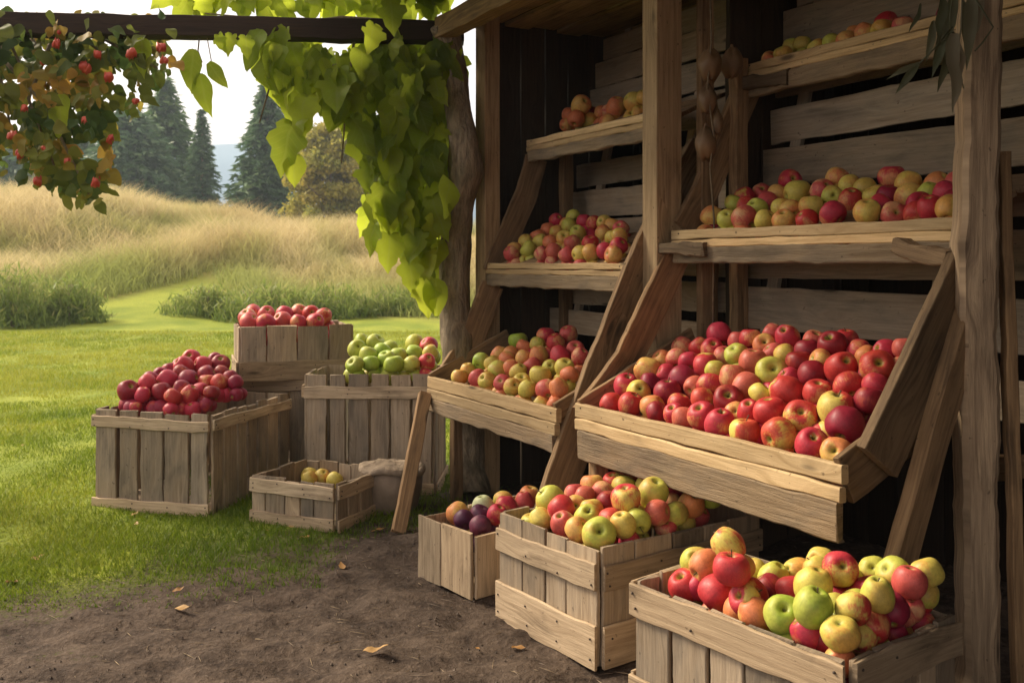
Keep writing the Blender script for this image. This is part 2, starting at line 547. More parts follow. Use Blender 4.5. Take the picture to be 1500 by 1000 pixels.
M_HILL = plain("hill_haze_blue", (0.09, 0.16, 0.24), (0.12, 0.21, 0.30), 0.01, 0.95, 0)  # blue of the distant haze is put into the hill's colour
M_CLAY = plain("old_clay", (0.17, 0.12, 0.08), (0.28, 0.205, 0.14), 14, 0.85, 0.4)
M_GRAIN = plain("pale_cloth", (0.17, 0.125, 0.085), (0.36, 0.275, 0.19), 13, 0.95, 1.0, 0.03)
M_DRYLEAF = leaf_mat("fallen_leaf_skin", (0.20, 0.10, 0.035), (0.36, 0.19, 0.06), (0.50, 0.33, 0.14), 0.15)
M_LITTER = leaf_mat("soil_litter", (0.05, 0.036, 0.027), (0.15, 0.11, 0.08), (0.34, 0.25, 0.14), 0.05)
M_CORN = leaf_mat("dried_corn_leaf", (0.09, 0.10, 0.055), (0.14, 0.14, 0.08), (0.26, 0.22, 0.15), 0.25)
M_GOURD = plain("dried_gourd_skin", (0.09, 0.05, 0.022), (0.20, 0.115, 0.05), 9, 0.6, 0.3)
M_STRING = plain("twine", (0.10, 0.07, 0.04), (0.2, 0.15, 0.09), 80, 0.95, 0.3)
M_STEM = plain("apple_stem", (0.06, 0.035, 0.015), (0.14, 0.09, 0.04), 90, 0.8, 0.2)
M_HIP = plain("rose_hip_skin", (0.42, 0.028, 0.02), (0.52, 0.09, 0.035), 26, 0.45, 0.1)
M_IRON = plain("rusty_iron", (0.03, 0.022, 0.018), (0.07, 0.045, 0.03), 60, 0.7, 0.4)


# ------------------------------------------------------------------ ground, hill
def smooth(x, a, b):
    t = np.clip((x - a) / (b - a), 0, 1)
    return t * t * (3 - 2 * t)


def vnoise(x, y, seed=0):
    """cheap smooth value noise on arrays"""
    rs = np.random.default_rng(seed); T = rs.random((64, 64))
    xi, yi = np.floor(x).astype(int), np.floor(y).astype(int)
    fx, fy = x - xi, y - yi
    fx = fx * fx * (3 - 2 * fx); fy = fy * fy * (3 - 2 * fy)
    a, b = T[xi % 64, yi % 64], T[(xi + 1) % 64, yi % 64]
    c, d = T[xi % 64, (yi + 1) % 64], T[(xi + 1) % 64, (yi + 1) % 64]
    return (a * (1 - fx) + b * fx) * (1 - fy) + (c * (1 - fx) + d * fx) * fy - 0.5


def soil_amount(X, Y):
    edge = np.interp(X, [-6, -1.44, -.94, -.7, -.35, 1.5], [2.0, 2.62, 2.95, 3.28, 3.62, 8.0])
    n = vnoise(X * 3.1, Y * 3.1, 3) * 0.55 + vnoise(X * 9, Y * 9, 4) * 0.3 + vnoise(X * 24, Y * 24, 5) * .15
    return np.clip(0.5 + (edge - Y + n * 1.15) * .85, 0, 1)


def meadow_edge(X):           # where the lawn ends and the tall grass begins
    return 15.2 + 1.3 * vnoise(X * .22, X * 0 + 2.2, 8) * 2 + np.where(np.abs(X + 5.85) < 1.3, 2.6 * (1 - np.abs(X + 5.85) / 1.3), 0)


def height(X, Y):
    s = soil_amount(X, Y)
    near = smooth(Y, 9, 6) if False else 1 - smooth(Y, 6, 9)
    h = near * s * (vnoise(X * 6, Y * 9, 11) * .026 + vnoise(X * 15, Y * 22, 12) * .022 + vnoise(X * 34, Y * 40, 13) * .011)
    h = h + near * (1 - s) * (vnoise(X * 5, Y * 5, 14) * .02 + .008)
    crest = np.clip(2.05 - (X + 8.5) * 0.105, 0.5, 3.2)
    h = h + crest * smooth(Y, 13.5, 25) + smooth(Y, 13, 18) * vnoise(X * .5, Y * .5, 15) * 0.45
    return h


def lines(segs):
    out = []
    for a, b, d in segs:
        n = max(1, int(round((b - a) / d)))
        out += list(np.linspace(a, b, n, endpoint=False))
    out.append(segs[-1][1])
    return np.array(out)


gx = lines([(-900, -400, 125), (-400, -40, 45), (-40, -14, 2), (-14, -2.4, 0.4), (-2.4, 1.4, 0.025), (1.4, 6, 0.3), (6, 40, 3), (40, 400, 60), (400, 900, 125)])
gy = lines([(-900, -200, 100), (-200, -4, 20), (-4, 1.2, 0.4), (1.2, 5.0, 0.025), (5, 13, 0.2), (13, 30, 0.4), (30, 60, 3), (60, 400, 40), (400, 900, 125)])
XX, YY = np.meshgrid(gx, gy)
HH = height(XX, YY)
nx, ny = len(gx), len(gy)
gv = np.stack([XX.ravel(), YY.ravel(), HH.ravel()], 1)
ii = np.arange(ny - 1)[:, None] * nx + np.arange(nx - 1)[None, :]
quads = np.stack([ii, ii + 1, ii + nx + 1, ii + nx], -1).reshape(-1, 4)
me = bpy.data.meshes.new("ground")
me.vertices.add(len(gv)); me.vertices.foreach_set("co", gv.astype(np.float32).ravel())
me.loops.add(quads.size); me.loops.foreach_set("vertex_index", quads.astype(np.int32).ravel())
me.polygons.add(len(quads))
me.polygons.foreach_set("loop_start", np.arange(0, quads.size, 4, dtype=np.int32))
me.polygons.foreach_set("loop_total", np.full(len(quads), 4, dtype=np.int32))
me.polygons.foreach_set("use_smooth", np.ones(len(quads), dtype=bool))
ga = me.attributes.new("g", 'FLOAT_VECTOR', 'POINT')
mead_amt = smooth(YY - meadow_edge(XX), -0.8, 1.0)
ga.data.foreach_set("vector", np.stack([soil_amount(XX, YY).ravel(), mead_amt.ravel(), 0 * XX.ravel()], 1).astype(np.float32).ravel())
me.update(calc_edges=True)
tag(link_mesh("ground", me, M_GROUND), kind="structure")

hx = np.linspace(-420, 260, 60)
hmb = MB()
prof = [(0, 0.0), (20, .35), (50, .75), (80, 1.0), (130, .9), (210, 0.0)]
for i, x in enumerate(hx):
    top = 40.5 + 2 * math.sin(x * .024 + 1) + 2 * mnoise.noise((x * .06, 0, 0))
    for (dy, k) in prof:
        hmb.v.append(Vector((x, 220 + dy, -1 + top * k + (2 * mnoise.noise((x * .05, dy * .05, 0)) if 0 < k else 0))))
np_ = len(prof)
for i in range(len(hx) - 1):
    for j in range(np_ - 1):
        a = i * np_ + j
        hmb.face((a, a + np_, a + np_ + 1, a + 1), [(0, 0, 0)] * 4, True)
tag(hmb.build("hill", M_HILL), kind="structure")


# ------------------------------------------------------------------ blades and leaves as arrays
def blades(n, X, Y, hgt, wid, lean, seedz, name, m, gx_=None):
    Z = height(X, Y) - 0.004
    az = RNG.random(n) * 2 * np.pi
    sx, sy = np.cos(az) * wid / 2, np.sin(az) * wid / 2
    la = RNG.random(n) * 2 * np.pi
    lx, ly = np.cos(la) * lean * hgt, np.sin(la) * lean * hgt
    b0 = np.stack([X - sx, Y - sy, Z], 1); b1 = np.stack([X + sx, Y + sy, Z], 1)
    mx, my, mz = X + lx * .3, Y + ly * .3, Z + hgt * .6
    m0 = np.stack([mx - sx * .7, my - sy * .7, mz], 1); m1 = np.stack([mx + sx * .7, my + sy * .7, mz], 1)
    t = np.stack([X + lx, Y + ly, Z + hgt], 1)
    V = np.stack([b0, b1, m1, m0, m0, m1, t, t + 1e-4], 1).reshape(-1, 3)
    r = RNG.random(n) if seedz is None else seedz
    gg = np.zeros((n, 8, 3)); gg[:, :, 2] = r[:, None]
    gg[:, :, 1] = np.array([0, 0, .6, .6, .6, .6, 1, 1])[None]
    if gx_ is not None: gg[:, :, 0] = gx_[:, None]
    return np_mesh(name, V, 4, gg.reshape(-1, 3), m)


# lawn: dense near, thinner and coarser with distance, none on bare soil
n = 480000
Yg = 2.3 + (13.2 - 2.3) * RNG.random(n) ** 2.0
half = 0.62 * Yg
Xg = -1.05 * Yg - 1.2 + RNG.random(n) * (1.05 * Yg + 1.2 + 0.16 * Yg)
keep = RNG.random(n) > soil_amount(Xg, Yg) * 1.05 + .02
keep &= soil_amount(Xg, Yg) < .86
keep &= ~((Yg < 2.6) & (soil_amount(Xg, Yg) > .15))
Xg, Yg = Xg[keep], Yg[keep]
n = len(Xg)
sc = 0.7 + Yg * 0.10
patch = 0.75 + vnoise(Xg * 4, Yg * 4, 21) * 1.0
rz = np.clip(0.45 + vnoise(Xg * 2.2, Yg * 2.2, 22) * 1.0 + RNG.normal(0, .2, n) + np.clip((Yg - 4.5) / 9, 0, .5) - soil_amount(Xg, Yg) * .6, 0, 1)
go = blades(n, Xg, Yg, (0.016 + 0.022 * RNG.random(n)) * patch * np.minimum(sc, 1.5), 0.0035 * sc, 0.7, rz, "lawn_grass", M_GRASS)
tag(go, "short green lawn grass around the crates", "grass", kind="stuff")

n = 270000
Ym = 14.6 + 13.5 * RNG.random(n)
Xm = -1.05 * Ym + RNG.random(n) * (1.05 * Ym + 3.0)
dd = Ym - meadow_edge(Xm)
keep = (dd > 0) & (RNG.random(n) < np.clip(.25 + dd * .6, 0, 1))
Xm, Ym, dd = Xm[keep], Ym[keep], dd[keep]
n = len(Xm)
hm = (0.22 + 0.62 * RNG.random(n) ** 1.6) * (0.8 + vnoise(Xm * .9, Ym * .9, 23) * 1.0) * np.clip(.4 + dd * .3, 0, 1)
rz = np.clip(.5 + vnoise(Xm * .7, Ym * .7, 24) * 1.1 + RNG.normal(0, .2, n), 0, 1)
go = blades(n, Xm, Ym, hm, 0.010 + 0.010 * RNG.random(n), 0.8, rz, "meadow_grass", M_MEADOW, np.clip(1.0 - dd / 3.2 + vnoise(Xm * .8, Ym * .8, 31) * 1.3, 0, .85))
tag(go, "tall golden meadow grass rising to the trees", "grass", kind="stuff")


def leaf_quads(C, size, aspect=1.7, droop=0.0, rz=None):
    """four-cornered leaves round centres C"""
    n = len(C)
    d = RNG.normal(size=(n, 3)); d[:, 2] -= droop
    d /= np.linalg.norm(d, axis=1)[:, None]
    e = RNG.normal(size=(n, 3)); e -= (e * d).sum(1)[:, None] * d
    e /= np.linalg.norm(e, axis=1)[:, None]
    s = size[:, None]
    V = np.stack([C - d * s * .5, C + e * s * .5 / aspect - d * s * .05, C + d * s * .5, C - e * s * .5 / aspect - d * s * .05], 1).reshape(-1, 3)
    r = RNG.random(n) if rz is None else rz
    gg = np.zeros((n, 4, 3)); gg[:, :, 2] = r[:, None]
    gg[:, :, 1] = np.array([0, .5, 1, .5])[None]; gg[:, :, 0] = np.array([0, 1, 0, -1])[None]
    return V, gg.reshape(-1, 3)


def clumps(cx, cy, cz, rx, ry, rz_, nclump, nleaf, csize, lsize, aspect=1.7, droop=0.3, shape=1.0):
    out, sz, rr = [], [], []
    for i in range(nclump):
        while True:
            p = RNG.uniform(-1, 1, 3)
            if (p ** 2).sum() < 1 and (p ** 2).sum() > .12: break
        k = 1.0
        if shape < 1: k = 1 - (p[2] * .5 + .5) * (1 - shape)
        c = np.array([cx + p[0] * rx * k, cy + p[1] * ry * k, cz + p[2] * rz_])
        q = RNG.normal(size=(nleaf, 3)); q /= np.linalg.norm(q, axis=1)[:, None]
        q *= (RNG.random(nleaf) ** .4)[:, None] * csize * RNG.uniform(.6, 1.25)
        q[:, 2] *= .7
        out.append(c + q)
        sz.append(lsize * RNG.uniform(.6, 1.3, nleaf))
        rr.append(np.clip(RNG.random() * .7 + RNG.normal(.15, .15, nleaf), 0, 1))
    return leaf_quads(np.concatenate(out), np.concatenate(sz), aspect, droop, np.concatenate(rr))


def fir_tree(px, topy, halfw_px, Y, m, label, dens=1.0, ex=.82):
    u = Y / F
    x = (px - 750) * u
    z0 = float(height(np.array([x]), np.array([Y]))[0])
    H = EYE - (topy - 385) * u - z0
    hw = halfw_px * u
    root = empty("fir_tree", (x, Y, z0), random.random() * 6, label, "tree", "fir trees behind the meadow")
    mb = MB()
    mb.tube([(0, 0, -.3), (0.03, 0, H * .4), (0, 0.02, H * .97)], [.11 + H * .008, .08, .012], 8)
    mb.build("trunk", M_BARK, root)
    C, Dv, Ln, Rz = [], [], [], []
    nw = int(30 * dens) + 8
    for w in range(nw):
        t = (w + random.random() * .7) / nw
        z = H * (.03 + .96 * t)
        L0 = hw * (1 - t) ** ex + .06
        for bnum in range(random.randint(10, 14)):
            az = random.random() * 2 * math.pi
            L = L0 * random.uniform(.6, 1.12)
            tone = random.random()
            ns = max(3, int(L / (hw * .06)))
            for s in range(ns):
                f = (s + random.random()) / ns
                rad = L * f
                zz = z + .12 * L * f - .34 * L * f * f - .05
                for q in range(3):
                    sp = random.gauss(0, .14) * L * (1 - .45 * f)
                    C.append((math.cos(az) * rad - math.sin(az) * sp, math.sin(az) * rad + math.cos(az) * sp, zz + random.gauss(0, .03 * hw)))
                    a2 = az + random.gauss(0, .7)
                    Dv.append((math.cos(a2), math.sin(a2), random.uniform(-.75, .15)))
                    Ln.append(min(hw, 2.2) * random.uniform(.10, .22))
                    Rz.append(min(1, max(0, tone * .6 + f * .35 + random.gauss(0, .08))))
    C, Dv, Ln, Rz = np.array(C), np.array(Dv), np.array(Ln), np.array(Rz)
    Dv /= np.linalg.norm(Dv, axis=1)[:, None]
    E = RNG.normal(size=C.shape); E -= (E * Dv).sum(1)[:, None] * Dv; E /= np.linalg.norm(E, axis=1)[:, None]
    V = np.stack([C - E * Ln[:, None] * .2, C + E * Ln[:, None] * .2, C + Dv * Ln[:, None]], 1).reshape(-1, 3)
    gg = np.zeros((len(C), 3, 3)); gg[:, :, 2] = Rz[:, None]
    np_mesh("crown", V, 3, gg.reshape(-1, 3), m, root)
    return root


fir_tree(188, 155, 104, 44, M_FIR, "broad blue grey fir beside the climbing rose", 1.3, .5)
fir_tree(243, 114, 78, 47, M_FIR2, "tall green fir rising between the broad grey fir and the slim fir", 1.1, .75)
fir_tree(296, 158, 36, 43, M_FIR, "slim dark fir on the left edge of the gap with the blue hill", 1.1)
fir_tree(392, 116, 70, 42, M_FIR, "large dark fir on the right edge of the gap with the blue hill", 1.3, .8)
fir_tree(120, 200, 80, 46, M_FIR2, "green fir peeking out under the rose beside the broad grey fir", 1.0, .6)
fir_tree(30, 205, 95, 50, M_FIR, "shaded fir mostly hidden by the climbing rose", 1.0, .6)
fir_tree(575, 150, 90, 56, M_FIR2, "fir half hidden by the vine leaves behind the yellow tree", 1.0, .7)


def broad_tree(px, topy, halfw_px, Y, m, name, label, cat, botz=0.25, nclump=90, nleaf=90):
    u = Y / F
    x = (px - 750) * u
    z0 = float(height(np.array([x]), np.array([Y]))[0])
    H = EYE - (topy - 385) * u - z0
    hw = halfw_px * u
    root = empty(name, (x, Y, z0), 0, label, cat)
    mb = MB()
    mb.tube([(0, 0, -.3), (.05, 0, H * .3), (-.03, .03, H * .8)], [.02 * H, .016 * H, .004 * H], 8)
    for i in range(9):
        a = random.random() * 6.3; t = random.uniform(.2, .65)
        mb.tube([(.03, 0, H * t), (math.cos(a) * hw * .4, math.sin(a) * hw * .4, H * (t + .13)), (math.cos(a) * hw * .8, math.sin(a) * hw * .8, H * (t + .2))], [.009 * H, .006 * H, .002 * H], 6)
    mb.build("trunk", M_BARK, root)
    zc = H * (botz + (1 - botz) / 2)
    V, gg = clumps(0, 0, zc, hw, hw, H * (1 - botz) / 2, nclump, nleaf, hw * .26, hw * .085, 1.6, .4, .55)
    np_mesh("crown", V, 4, gg, m, root)
    return root


broad_tree(484, 180, 78, 36, M_YELLOWTREE, "autumn_tree", "yellow leaved autumn tree beside the large dark fir", "tree", .04, 170, 110)
broad_tree(600, 235, 62, 33, M_BUSH, "leafy_tree", "green bushy tree glimpsed behind the hanging vine", "tree", .03, 110, 90)


def bush(px, py_base, w_px, h_px, Y, label, m=M_BUSH, n=40):
    u = Y / F
    x = (px - 750) * u
    z0 = float(height(np.array([x]), np.array([Y]))[0])
    root = empty("weed_bush", (x, Y, z0), 0, label, "bush", "green bushes at the meadow edge")
    mb = MB()
    for i in range(7):
        a = random.random() * 6.3; rr = random.random() * w_px * u * .3
        mb.tube([(0, 0, -.05), (math.cos(a) * rr, math.sin(a) * rr * .6, h_px * u * .8)], [.012, .004], 5)
    mb.build("stem", M_BARK, root)
    # loose upright sprays, ragged against the tall grass behind
    C, sz, rr = [], [], []
    for i in range(n * 3):
        while True:
            q = RNG.uniform(-1, 1, 2)
            if (q ** 2).sum() < 1: break
        env = (1 - (q ** 2).sum()) ** .45
        hh = h_px * u * env * RNG.uniform(.45, 1.12)
        bx, by = q[0] * w_px * u / 2, q[1] * w_px * u * .32
        k = int(22 * max(.35, env))
        t = RNG.random(k) ** .7
        C.append(np.stack([bx + RNG.normal(0, .035, k) * (1 + t), by + RNG.normal(0, .035, k) * (1 + t), hh * t], 1))
        sz.append(RNG.uniform(.08, .20, k)); rr.append(np.clip(t * .5 + RNG.random() * .4 + RNG.normal(0, .1, k), 0, 1))
    V, gg = leaf_quads(np.concatenate(C), np.concatenate(sz), 7.0, -1.6, np.concatenate(rr))
    np_mesh("foliage", V, 4, gg, m, root)


bush(20, 482, 150, 92, 14.0, "dense green bush at the far left edge of the lawn", n=70)
bush(100, 478, 110, 70, 14.4, "green bush with its grassy top just right of the leftmost bush", n=55)
bush(300, 458, 120, 46, 15.4, "low green bush behind the top crate, left of its neighbours", n=50)
bush(392, 462, 160, 56, 15.1, "widest low green bush, right behind the raised crate", n=70)
bush(490, 457, 140, 50, 15.4, "low green bush below the yellow tree, right of the widest one", n=60)
bush(570, 452, 110, 42, 15.8, "small low green bush beside the hanging vine tips", n=40)

# ------------------------------------------------------------------ the shed
shed = empty("fruit_shed", S(1.2, .7, 0), 0, "dark wooden shed with open front holding the apple shelves", "shed")
SI = inv_of(shed)
Z = Vector((0, 0, 1))


def wall_boards(name, p, q, z0, z1, bw, m, gap=0.004):
    mb = MB(); p = Vector(p); q = Vector(q); d = (q - p); ln = d.length; d.normalize()
    s = 0
    while s < ln:
        w = bw * random.uniform(.75, 1.2)
        c = p + d * (s + w / 2)
        mb.board([c + Z * (z0 + random.uniform(0, .01)), c + Z * (z1 - random.uniform(0, .01))], d, w - gap, .022, jit=.003, seg=.12)
        s += w
    return mb.build(name, m, shed, SI)


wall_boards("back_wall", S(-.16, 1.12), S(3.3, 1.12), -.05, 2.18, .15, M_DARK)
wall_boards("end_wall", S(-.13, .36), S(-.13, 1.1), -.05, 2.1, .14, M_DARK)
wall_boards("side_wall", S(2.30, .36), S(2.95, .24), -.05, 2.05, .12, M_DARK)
wall_boards("added_shade_wall", Vector((1.28, 2.0, 0)), Vector((1.75, -1.4, 0)), -.05, 2.1, .15, M_DARK)  # unseen wall, added to keep light off the right side
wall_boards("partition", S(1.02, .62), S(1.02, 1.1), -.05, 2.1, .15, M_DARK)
# posts
MB().board([S(-.055, .285, 0), S(-.055, .285, 2.0)], L_DIR, .085, .07, jit=.002, seg=.08).build("corner_post", M_POST, shed, SI)
MB().board([S(-.115, .33, 0), S(-.115, .33, 2.0)], L_DIR, .05, .05, jit=.002, seg=.08).build("corner_board", M_SLAT, shed, SI)
MB().board([S(1.003, .362, 0), S(1.003, .362, 2.05)], L_DIR, .076, .10, jit=.0015, seg=.08).build("middle_post", M_POST, shed, SI)
MB().board([S(1.05, .50, 0), S(1.05, .50, 2.05)], E_DIR, .05, .03, jit=.002, seg=.08).build("inner_post", M_STAND, shed, SI)
# gnarled right post
mb = MB()
mb.board([S(2.125, .345, -.05), S(2.125, .338, .6), S(2.118, .342, .93), S(2.128, .345, 1.4), S(2.13, .35, 2.1)], L_DIR * .6 + E_DIR * .8, .074, .085, jit=.0045, seg=.022, ch=.010, taper=lambda t: 1 + .16 * math.exp(-((t - .46) / .045) ** 2))
mb.build("front_post", M_OLDPOST, shed, SI)
# eave beam, soffit boards and roof
MB().board([S(-.10, .10, 1.905), S(3.2, .10, 1.905)], Z, .085, .07, jit=.005, seg=.07).build("eave_beam", M_EAVE, shed, SI)
mb = MB()
for i, a in enumerate((.20, .33, .46, .59, .72, .85, .98)):
    mb.board([S(-.12, a, 1.965 + .012 * (i % 2)), S(3.2, a, 1.965 + .012 * (i % 2))], E_DIR, .118, .018, jit=.003, seg=.1)
mb.build("ceiling", M_EAVE, shed, SI)
mb = MB()
for i in range(16):
    a = -.42 + i * .115
    mb.board([S(-.3, a, 2.10 + .02 * (i % 2) + .05 * a), S(3.3, a, 2.10 + .02 * (i % 2) + .05 * a)], E_DIR, .135, .018, jit=.003, seg=.2)
mb.build("roof", M_ROUGH, shed, SI)

mb = MB()  # unseen roof over the yard, added to block light from above
for i in range(28):
    y = -1.25 + i * .172
    mb.board([(-.8 + max(0, y - 2.4) * .4, y, 2.19 + .015 * (i % 2)), (1.8, y, 2.19 + .015 * (i % 2))], (0, 1, 0), .165, .02, jit=.003, seg=.3)
mb.build("added_shade_roof", M_ROUGH, shed, SI)

# porch beam to the left
beam = empty("porch_beam", (-2.3, 3.82, 0), 0, "dark beam running across the top from the vine trunk", "beam")
BI = inv_of(beam)
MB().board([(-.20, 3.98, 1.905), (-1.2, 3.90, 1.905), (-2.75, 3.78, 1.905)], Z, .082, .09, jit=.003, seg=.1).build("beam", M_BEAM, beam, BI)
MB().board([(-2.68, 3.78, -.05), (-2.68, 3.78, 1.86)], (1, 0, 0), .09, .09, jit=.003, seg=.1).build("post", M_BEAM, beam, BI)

# loose plank leaning at the right edge
pl = empty("loose_plank", S(2.26, .25, 0), 0, "narrow brown plank leaning upright beside the weathered post", "plank")
MB().board([P(1493, 1010, 2.02), P(1484, 700, 2.04), P(1468, 222, 2.1)], Vector((1, 0, 0)), .024, .03, jit=.003, seg=.05).build("board", M_STAND, pl, inv_of(pl))
pl.name = "loose_plank"


# ------------------------------------------------------------------ the two display stands
def stand(label, l0, l1, tiers, rails, legs, slat_zs, slat_l, uprights, extra=None):
    root = empty("display_stand", S((l0 + l1) / 2, .35, 0), 0, label, "display stand", "stepped apple stands in the shed")
    I = inv_of(root)
    for ti, (a, z, depth, fh, under) in enumerate(tiers):
        slope = .45
        floor = MB()
        nb = max(2, int(depth / .09))
        for i in range(nb):
            aa = a + .02 + (i + .5) * (depth / nb)
            zz = z - fh * .75 + slope * (aa - a)
            floor.board([S(l0 + .01, aa, zz), S(l1 - .01, aa, zz)], E_DIR + Z * slope, depth / nb - .004, .014, jit=.002, seg=.1)
        sh = floor.build("shelf", M_STAND, root, I)
        fb = MB()
        # front boards, two strips with a crack
        fb.board([S(l0 - .005, a, z - fh * .27), S(l1 + .005, a, z - fh * .27)], Z, fh * .52, .020, jit=.0022, seg=.05, ch=.003)
        fb.board([S(l0, a - .004, z - fh * .78), S(l1 + .002, a - .004, z - fh * .78)], Z, fh * .42, .020, jit=.0028, seg=.05, ch=.003)
        fb.nails([S(l0 + q, a - .0105, z - fh * w_) for q in (.03, l1 - l0 - .03) for w_ in (.2, .78)], -E_DIR, .0025)
        fb.build("front_board", M_PALE, sh, I)
        ub = MB()
        ub.board([S(l0 + .004, a + .0, z - fh - under / 2 + .002), S(l1 - .004, a + .0, z - fh - under / 2 + .002)], Z, under, .028, jit=.0045, seg=.03, ch=.004, endj=.015)
        ub.build("support_rail", M_SUPPORT, sh, I)
        if ti == 0:
            for ll in (l0 + .012, l1 - .012):
                eb = MB()
                eb.board([S(ll, a + .012, z - fh * .5), S(ll, a + depth, z - fh * .5 + slope * depth)], Z, fh + .03, .016, jit=.003, seg=.05)
                eb.build("end_board", M_STAND, sh, I)
    for pts, w, t in rails:
        mb = MB()
        wd = (Vector((EX, EY, 0)) * .9 - Z * .45).normalized()
        mb.board([S(*p) + wd * w * .45 for p in pts], wd, w, t, jit=.003, seg=.025, ch=.002, endj=.006)
        mb.build("side_rail", M_STAND, root, I)
    for pts, w, t in legs:
        mb = MB()
        mb.board([S(*p) for p in pts], E_DIR, w, t, jit=.003, seg=.05, ch=.003, endj=.01)
        mb.build("leg", M_STAND, root, I)
    mb = MB()
    for zz, hh, tilt in slat_zs:
        aa = .64 + (zz - .75) * .22
        mb.board([S(slat_l[0] + random.uniform(-.02, .02), aa, zz + tilt), S(slat_l[1], aa, zz - tilt)], Z, hh, .013, jit=.003, seg=.06, bow=.004)
    bp = mb.build("back_panel", M_SLAT, root, I)
    mb = MB()
    for l in uprights:
        mb.board([S(l, .612, .55), S(l, .612 + 1.43 * .22, 1.98)], L_DIR, .045, .02, jit=.002, seg=.1)
    mb.build("upright", M_SLAT, bp, I)
    return root


stand("narrow stepped stand with mixed yellow and red apples", 0.0, .955,
      [(0.0, .505, .36, .085, .055), (.26, .95, .30, .045, .05), (.45, 1.462, .22, .05, .045)],
      [([(-.0, -.01, .46), (.0, .07, .56), (.0, .14, .66), (.0, .235, .885)], .105, .020),
       ([(.0, .24, .925), (.0, .30, 1.06), (.0, .40, 1.26), (.0, .445, 1.41)], .10, .020),
       ([(.957, .52, 1.36), (.957, .30, 1.03), (.957, .10, .62), (.957, -.045, .30), (.957, -.10, .10)], .125, .024)],
      [([(.02, -.03, .44), (.33, -.27, .0)], .05, .028), ([(.03, .10, .40), (.03, .10, .0)], .04, .04), ([(.02, .62, .0), (.02, .62, 1.5)], .05, .04), ([(.93, .62, .0), (.93, .62, 1.5)], .05, .04)],
      [(.70, .10, .006), (.83, .105, -.004), (.955, .10, .004), (1.085, .09, 0), (1.20, .115, .004), (1.335, .10, -.004), (1.52, .13, .006), (1.66, .115, .004), (1.79, .11, -.004), (1.90, .09, 0)],
      (-.10, .985), (.06, .62))

stand("wide stepped stand full of red apples beside the weathered post", 1.06, 2.06,
      [(0.005, .535, .44, .08, .085), (.366, 1.052, .33, .055, .05), (.66, 1.602, .26, .05, .06)],
      [([(1.04, -.005, .50), (1.04, .06, .56), (1.04, .16, .67), (1.04, .27, .86), (1.04, .355, 1.0)], .10, .022),
       ([(1.05, .375, 1.075), (1.05, .46, 1.2), (1.05, .56, 1.40), (1.05, .645, 1.555)], .10, .022),
       ([(2.085, .025, .56), (2.085, .12, .69), (2.085, .26, .885), (2.085, .362, 1.03)], .12, .026)],
      [([(2.115, .36, .90), (2.115, .20, .55), (2.115, .06, .22), (2.115, -.02, .02)], .065, .035), ([(1.075, .62, .0), (1.075, .62, 1.62)], .05, .04), ([(2.04, .72, .0), (2.04, .72, 1.62)], .05, .04), ([(1.10, .05, 0), (1.10, .05, .36)], .05, .04)],
      [(.62, .10, 0), (.80, .135, .006), (.965, .125, -.004), (1.115, .10, 0), (1.26, .125, .006), (1.41, .115, -.005), (1.57, .12, 0), (1.73, .14, .006), (1.885, .12, -.004)],
      (1.06, 2.16), (1.17, 1.78))

# rough end blocks that carry the shelves
for args, lab in (((S(1.0, .34, 1.0), S(1.24, .36, .985), .04), "short broken end block under the middle shelf of the wide stand"),
                  ((S(1.05, .64, 1.53), S(1.28, .66, 1.53), .045), "short end block under the top shelf of the wide stand"),
                  ((S(1.93, .33, .99), S(2.08, .335, .955), .04), "split end block under the middle shelf beside the weathered post")):
    o = MB().board([args[0], args[1]], Z, args[2], .05, jit=.008, seg=.02, ch=.004, endj=.02).build("shelf_block", M_ROUGH)
    tag(o, lab, "wood block")
o = MB().board([S(2.12, .34, .50), S(2.12, .95, .46)], Z, .05, .03, jit=.003).build("stretcher", M_STAND)
tag(o, "brown horizontal stretcher board in the dark behind the leg of the wide stand", "board")


